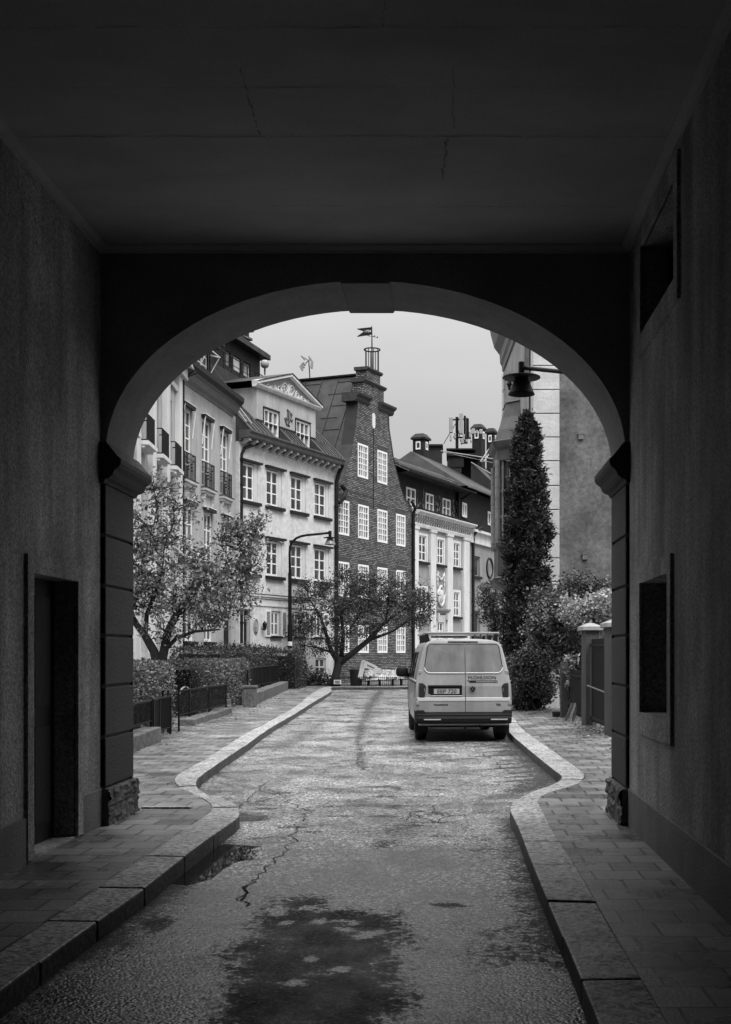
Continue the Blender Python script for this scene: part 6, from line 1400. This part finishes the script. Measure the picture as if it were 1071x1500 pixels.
b=MB(); b.tube([BP(.3,1.02,-.26),BP(.28,1.04,-.1),BP(.32,.95),BP(.28,1.04,.1),BP(.3,1.02,.26)],.012,6); b.build('handlebar',m_chrome,bi)
b=MB(); b.b8([BP(-.32,.95,-.07),BP(-.06,.95,-.02),BP(-.06,.95,.02),BP(-.32,.95,.07),BP(-.32,1.01,-.06),BP(-.06,.99,-.015),BP(-.06,.99,.015),BP(-.32,1.01,.06)]); b.tube([BP(-.18,.84),BP(-.2,.96)],.012,6); b.build('saddle',m_black,bi)
# ---------------------------------------------------------------- street lamp post
bp=V(((424.7-CX)/F_*52.6,52.6,PZ)); sl=empty('street_lamp',bp,'tall slender black street lamp with curved arm and bell shade, beside the far fence','street lamp')
Lz=lambda y: EYE+(CY-y)/F_*52.6; Lx=lambda x:(x-CX)/F_*52.6
b=MB(); b.tube([bp,bp+V((0,0,.25))],.15,14); b.tube([bp,V((bp.x,52.6,Lz(915)))],.105,14); b.tube([V((bp.x,52.6,Lz(915))),V((bp.x,52.6,Lz(839)))],.078,12); b.build('post',m_iron,sl,smooth=False)
arc=[V((bp.x,52.6,Lz(839)))]+[V((Lx(x),52.6,Lz(y))) for x,y in ((424.3,810),(425,801),(428,794),(434,788.5),(441,785.5),(450,783.8),(465,782.5),(482,780.5))]
b=MB(); b.tube(arc,.052,10); b.build('arm',m_iron,sl,smooth=True)
lc=V((Lx(483.5),52.6,Lz(787))); b=MB(); b.tube([lc+V((0,0,-.05)),lc+V((0,0,.27))],.07,10); b.lathe(lc,[(0,.02),(.1,.02),(.29,-.01),(.29,-.03),(.1,-.02)],24); b.build('disc',m_iron,sl)
b=MB(); b.lathe(lc,[(.09,-.02),(.13,-.08),(.2,-.2),(.235,-.3),(.24,-.32),(.22,-.32),(.1,-.06)],20); b.build('lamp_shade',mat('lamp_enamel_pale',.2,.3,.1),sl,smooth=True)
b=MB(); b.lathe(lc,[(0,-.36),(.1,-.34),(.16,-.3),(.1,-.2)],14); b.build('bulb',m_lampin,sl,smooth=True)
for (y,h,mm) in ((944,6,m_white),(952,4,m_ant)): b=MB(); z=Lz(y+2); b.lathe((bp.x,52.6,z),[(.1065,0),(.1065,h*.03)],14); b.build('sticker',mm,sl)
# ---------------------------------------------------------------- far bed, picket fence, sign, building material
t=empty('picket_fence',(-3.2,53.9,PZ),'low dark hoop fence along the bed at the end of the road','fence')
b=MB(); x=-5.0
b.tube([(-5.0,53.9,PZ+.06),(-1.4,53.9,PZ+.06)],.012,4); b.tube([(-5.,53.9,PZ+.38),(-1.4,53.9,PZ+.38)],.014,4)
while x<-1.4: b.tube([(x,53.9,PZ),(x,53.9,PZ+.44)],.012,4); x+=.085
b.build('pickets',m_iron,t)
p=W(494.5,999,53.6); t=empty('small_sign',(p.x,53.6,PZ),'small white lettered sign low in the bed by the dark tree','sign'); b=MB(); b.box(p.x-.16,p.x+.16,53.58,53.6,p.z-.09,p.z+.09); sg=b.build('panel',m_white,t); b=MB()
for z in (.045,-.0,-.045): b.box(p.x-.12,p.x+.11,53.572,53.579,p.z+z-.012,p.z+z+.012)
b.build('print',m_black,sg); b=MB(); b.tube([(p.x-.1,53.61,PZ),(p.x-.1,53.61,p.z)],.012,5); b.tube([(p.x+.1,53.61,PZ),(p.x+.1,53.61,p.z)],.012,5); b.build('leg',m_iron,t)
D=55.2; q=lambda x,y,d=0: W(x,y,D+d)
q=lambda x,y,d=0: W(x,y,54.4+d)
t=empty('white_trestle',q(532,990),'white wooden trestle and ladder frame stacked upright behind the hoop fence','trestle'); b=MB()
for a_,c_,w_ in (((531,970),(526,993),.06),((535,970),(529,993),.05),((527,992),(531,993),.05),((530,968),(535,969),.05),((531,978),(534,978),.03),((529,985),(532,986),.03),((536,970),(552,978),.055),((538,977),(550,983),.05),((551,976),(549,984),.06),((537,969),(536,979),.05),((552,979),(558,981),.05)): b.tube([q(*a_),q(*c_)],w_*1.25,4)
b.build('frame',m_white,t)
q=lambda x,y,d=0: W(x,y,55.2+d)
t=empty('timber_bundle',q(555,995),'pile of pale boards and crumpled sheeting behind the hoop fence, left of the van','pile')
for i in range(5):
    b=MB(); y=986+i*1.2; b.tube([q(533+i*2,982+i*1.8,.2*i),q(545+i,985+i,.2*i),q(588+i*2,982.5+i*.5,.2*i)],.045,4); b.build('board',m_white,t)
def sheet(cx_,cy_,wx,wz,seed):
    b=MB(); n=14; vs=[]
    for i in range(n+1):
        for j in range(n+1):
            u,v=i/n*2-1,j/n*2-1; r=max(0,1-(u*u+v*v)*.55); p=q(cx_+u*wx,cy_-v*wz); f=noise.fractal(V((u*2+seed,v*2,seed)),1,2,4); vs.append((p.x+f*.08,p.y-.25*r-f*.3+v*.7,p.z+f*.16))
    b.mesh(vs,[(i*(n+1)+j,(i+1)*(n+1)+j,(i+1)*(n+1)+j+1,i*(n+1)+j+1) for i in range(n) for j in range(n)]); b.build('sheeting',m_tarp,t,smooth=True)
sheet(552,989,14,6.5,1.); sheet(572,988,11,6.,4.); sheet(586,987,8,6,8.); sheet(543,986,8,4,12.)
b=MB(); 
for x in (540,556,575,588): b.tube([q(x,991,.1),q(x,1004,.1)],.06,5)
b.build('prop',m_wood,t)
t=empty('waste_bin',q(522,995),'dark cylindrical bin beside the trunk of the spreading tree','bin'); b=MB(); c=q(522,1003); b.lathe((c.x,c.y,.12),[(.0,0),(.26,0),(.3,.62),(.33,.64),(.33,.72),(.2,.78),(0,.8)],16); b.build('barrel',mat('bin_grey',.05,.6,.2),t,smooth=False)
# ---------------------------------------------------------------- gate pillars on the right
m_pil=mat('pillar_render',.07,.85,.3,2,.7,25,.3,fine=.25,streak=.2); m_cap=mat('pillar_cap',.30,.7,.2,3,.3,20)
def pillar(label,p,w,dp,h,rz,cap=True,name='gate_pillar'):
    t=empty(name,p,label,'gate pillar',rz=rz,local=True); b=MB(); b.box(0,w,0,dp,-.02,h); b.build('shaft',m_pil,t,bevel=.006)
    if cap:
        b=MB(); o=.07; b.box(-o,w+o,-o,dp+o,h,h+.075); b.mesh([(-o,-o,h+.075),(w+o,-o,h+.075),(w+o,dp+o,h+.075),(-o,dp+o,h+.075),(w*.3,dp*.3,h+.15),(w*.7,dp*.3,h+.15),(w*.7,dp*.7,h+.15),(w*.3,dp*.7,h+.15)],[(0,1,5,4),(1,2,6,5),(2,3,7,6),(3,0,4,7),(4,5,6,7)]); b.build('coping',m_cap,t,bevel=.006)
    return t
p1=G(858.2,1063.5,PZ); p2=G(892,1079,PZ); p3=G(828.5,1051,PZ)
pillar('square grey gate pillar with pale stone cap, standing clear of the wall',p1,.27,.62,1.93,math.radians(2),True)
pillar('nearer square gate pillar with pale cap, half hidden by the arch pillar',p2+V((.02,0,0)),.35,.62,1.93,math.radians(2),True)
t=pillar('short narrow dark post by the white corner of the building',p3-V((.1,0,0)),.16,.25,1.25,0,False,'narrow_post')
for (a_,c_,lab) in ((p2+V((.15,.62,0)),p1+V((.12,0,0)),'black upright bar gate between the two gate pillars'),(p1+V((.12,.62,0)),p3+V((.06,0,0)),'dark bar fence running from the far gate pillar to the narrow post')):
    g=empty('bar_gate',a_,lab,'gate'); F=Fac((a_.x,a_.y),(c_.x,c_.y),1); b=MB(); h=1.75 if 'between' in lab else 1.1
    for i in range(int(F.L/.09)): u=.05+i*.09; F.box(b,u,u+.05,PZ+.1,PZ+h,-.012,.012)
    b.build('bars',m_iron,g); b=MB(); F.box(b,0,F.L,PZ+.14,PZ+.2,-.03,-.012); F.box(b,0,F.L,PZ+h-.15,PZ+h-.1,-.03,-.012); b.build('rail',m_iron,g)
    if 'between' in lab: b=MB(); b.tube([F.P(.1,PZ+.75,-.1),F.P(F.L-.1,PZ+.82,-.1)],.015,5); b.build('latch_bar',m_chrome,g)
for (x,y,lab) in ((876,1057,'stack of pale boards leaning at the foot between the gate pillars'),(836,1048,'pale boards leaning at the foot of the far gate pillar')):
    p=G(x-9,y+8,PZ); g=empty('leaning_boards',p,lab,'boards')
    for i in range(5): b=MB(); o=V((i*.075,-.02*i,0)); b.b8([p+o+V((0,0,0)),p+o+V((.06,0,0)),p+o+V((.06,.03,0)),p+o+V((0,.03,0)),p+o+V((.16,.25,.38)),p+o+V((.22,.25,.38)),p+o+V((.22,.28,.36)),p+o+V((.16,.28,.36))]); b.build('board',m_plinth if i%2 else m_pil,g)
for (x,y) in ((747,1031),(753,1029),(765,1030),(760,1031)):
    pass
g=empty('door_step',G(812,1045,PZ),'dark stone step at the foot of the pale corner quoins','step'); b=MB(); p=G(818,1050,PZ); b.box(p.x-.12,p.x+.12,p.y,p.y+.3,PZ-.02,PZ+.11); b.build('tread',m_joint,g)

for base,g in (('iron_fence','iron fences along the left pavement'),('clipped_hedge','clipped hedges behind the fences'),('gate_pillar','gate pillars on the right pavement'),('roof_turret','small turrets on the far roofs'),('granite_edge','stone edgings under the fences'),('bar_gate','bar panels between the right pillars'),('leaning_boards','boards leaning by the gate pillars')):
    for o in list(COL.objects):
        if o.name.split('.')[0]==base and 'category' in o: o['group']=g
SKYUP=38.; EXPO=0.
# ---------------------------------------------------------------- camera, light, sky
cam=bpy.data.cameras.new('Camera'); co=bpy.data.objects.new('Camera',cam); COL.objects.link(co); co.location=(0,0,EYE); co.rotation_euler=(math.radians(90),0,0)
cam.sensor_fit='HORIZONTAL'; cam.sensor_width=36; cam.lens=F_/1071*36; cam.shift_x=-(CX-535.5)/1071; cam.shift_y=(CY-750)/1071; cam.clip_end=2000; cam.clip_start=.05
S.camera=co
SE,SR=math.radians(52),math.radians(215)
sun=bpy.data.lights.new('sun','SUN'); sun.energy=2.3; sun.angle=math.radians(22); so=bpy.data.objects.new('sun',sun); COL.objects.link(so)
# sun direction: from behind and left of the camera, softened by cloud
az=math.radians(148)
dv=V((math.sin(az)*math.cos(SE),math.cos(az)*math.cos(SE),math.sin(SE))); so.rotation_euler=dv.to_track_quat('Z','Y').to_euler(); so.location=(0,0,60)
w=bpy.data.worlds.new('World'); S.world=w; w.use_nodes=True; nt=w.node_tree; k=N(nt); bg=nt.nodes['Background']
sk=k('ShaderNodeTexSky',sky_type='NISHITA'); sk.sun_disc=False; sk.sun_elevation=SE; sk.sun_rotation=az; sk.air_density=1.; sk.dust_density=4.
bw=k('ShaderNodeRGBToBW'); k.l(sk.outputs[0],bw.inputs[0])
tc=k('ShaderNodeTexCoord').outputs['Generated']; sx=k('ShaderNodeSeparateXYZ'); k.l(tc,sx.inputs[0])
cl=noise_(k,tc,2.2,5,.55,(1,1,2.2))
up=math2(k,'MAXIMUM',sx.outputs[2],0.)
# overcast: brighter towards the zenith, soft cloud structure, a little of the clear-sky gradient
ov=math2(k,'ADD',4.9,math2(k,'MULTIPLY',math2(k,'POWER',up,2.2),SKYUP)); ov=math2(k,'MULTIPLY',ov,ramp(k,cl,[(.3,.88),(.7,1.08)]))
tot=math2(k,'ADD',ov,math2(k,'MULTIPLY',bw.outputs[0],.04)); k.l(tot,bg.inputs[0]); bg.inputs[1].default_value=.1
S.view_settings.view_transform='Standard'; S.view_settings.look='None'; S.view_settings.gamma=1; S.view_settings.use_curve_mapping=False; S.view_settings.exposure=EXPO
S.render.engine='CYCLES'; S.cycles.use_denoising=True; S.cycles.max_bounces=8; S.cycles.diffuse_bounces=5; S.cycles.transparent_max_bounces=4; S.cycles.caustics_reflective=False; S.cycles.caustics_refractive=False
S.cycles.sample_clamp_indirect=6
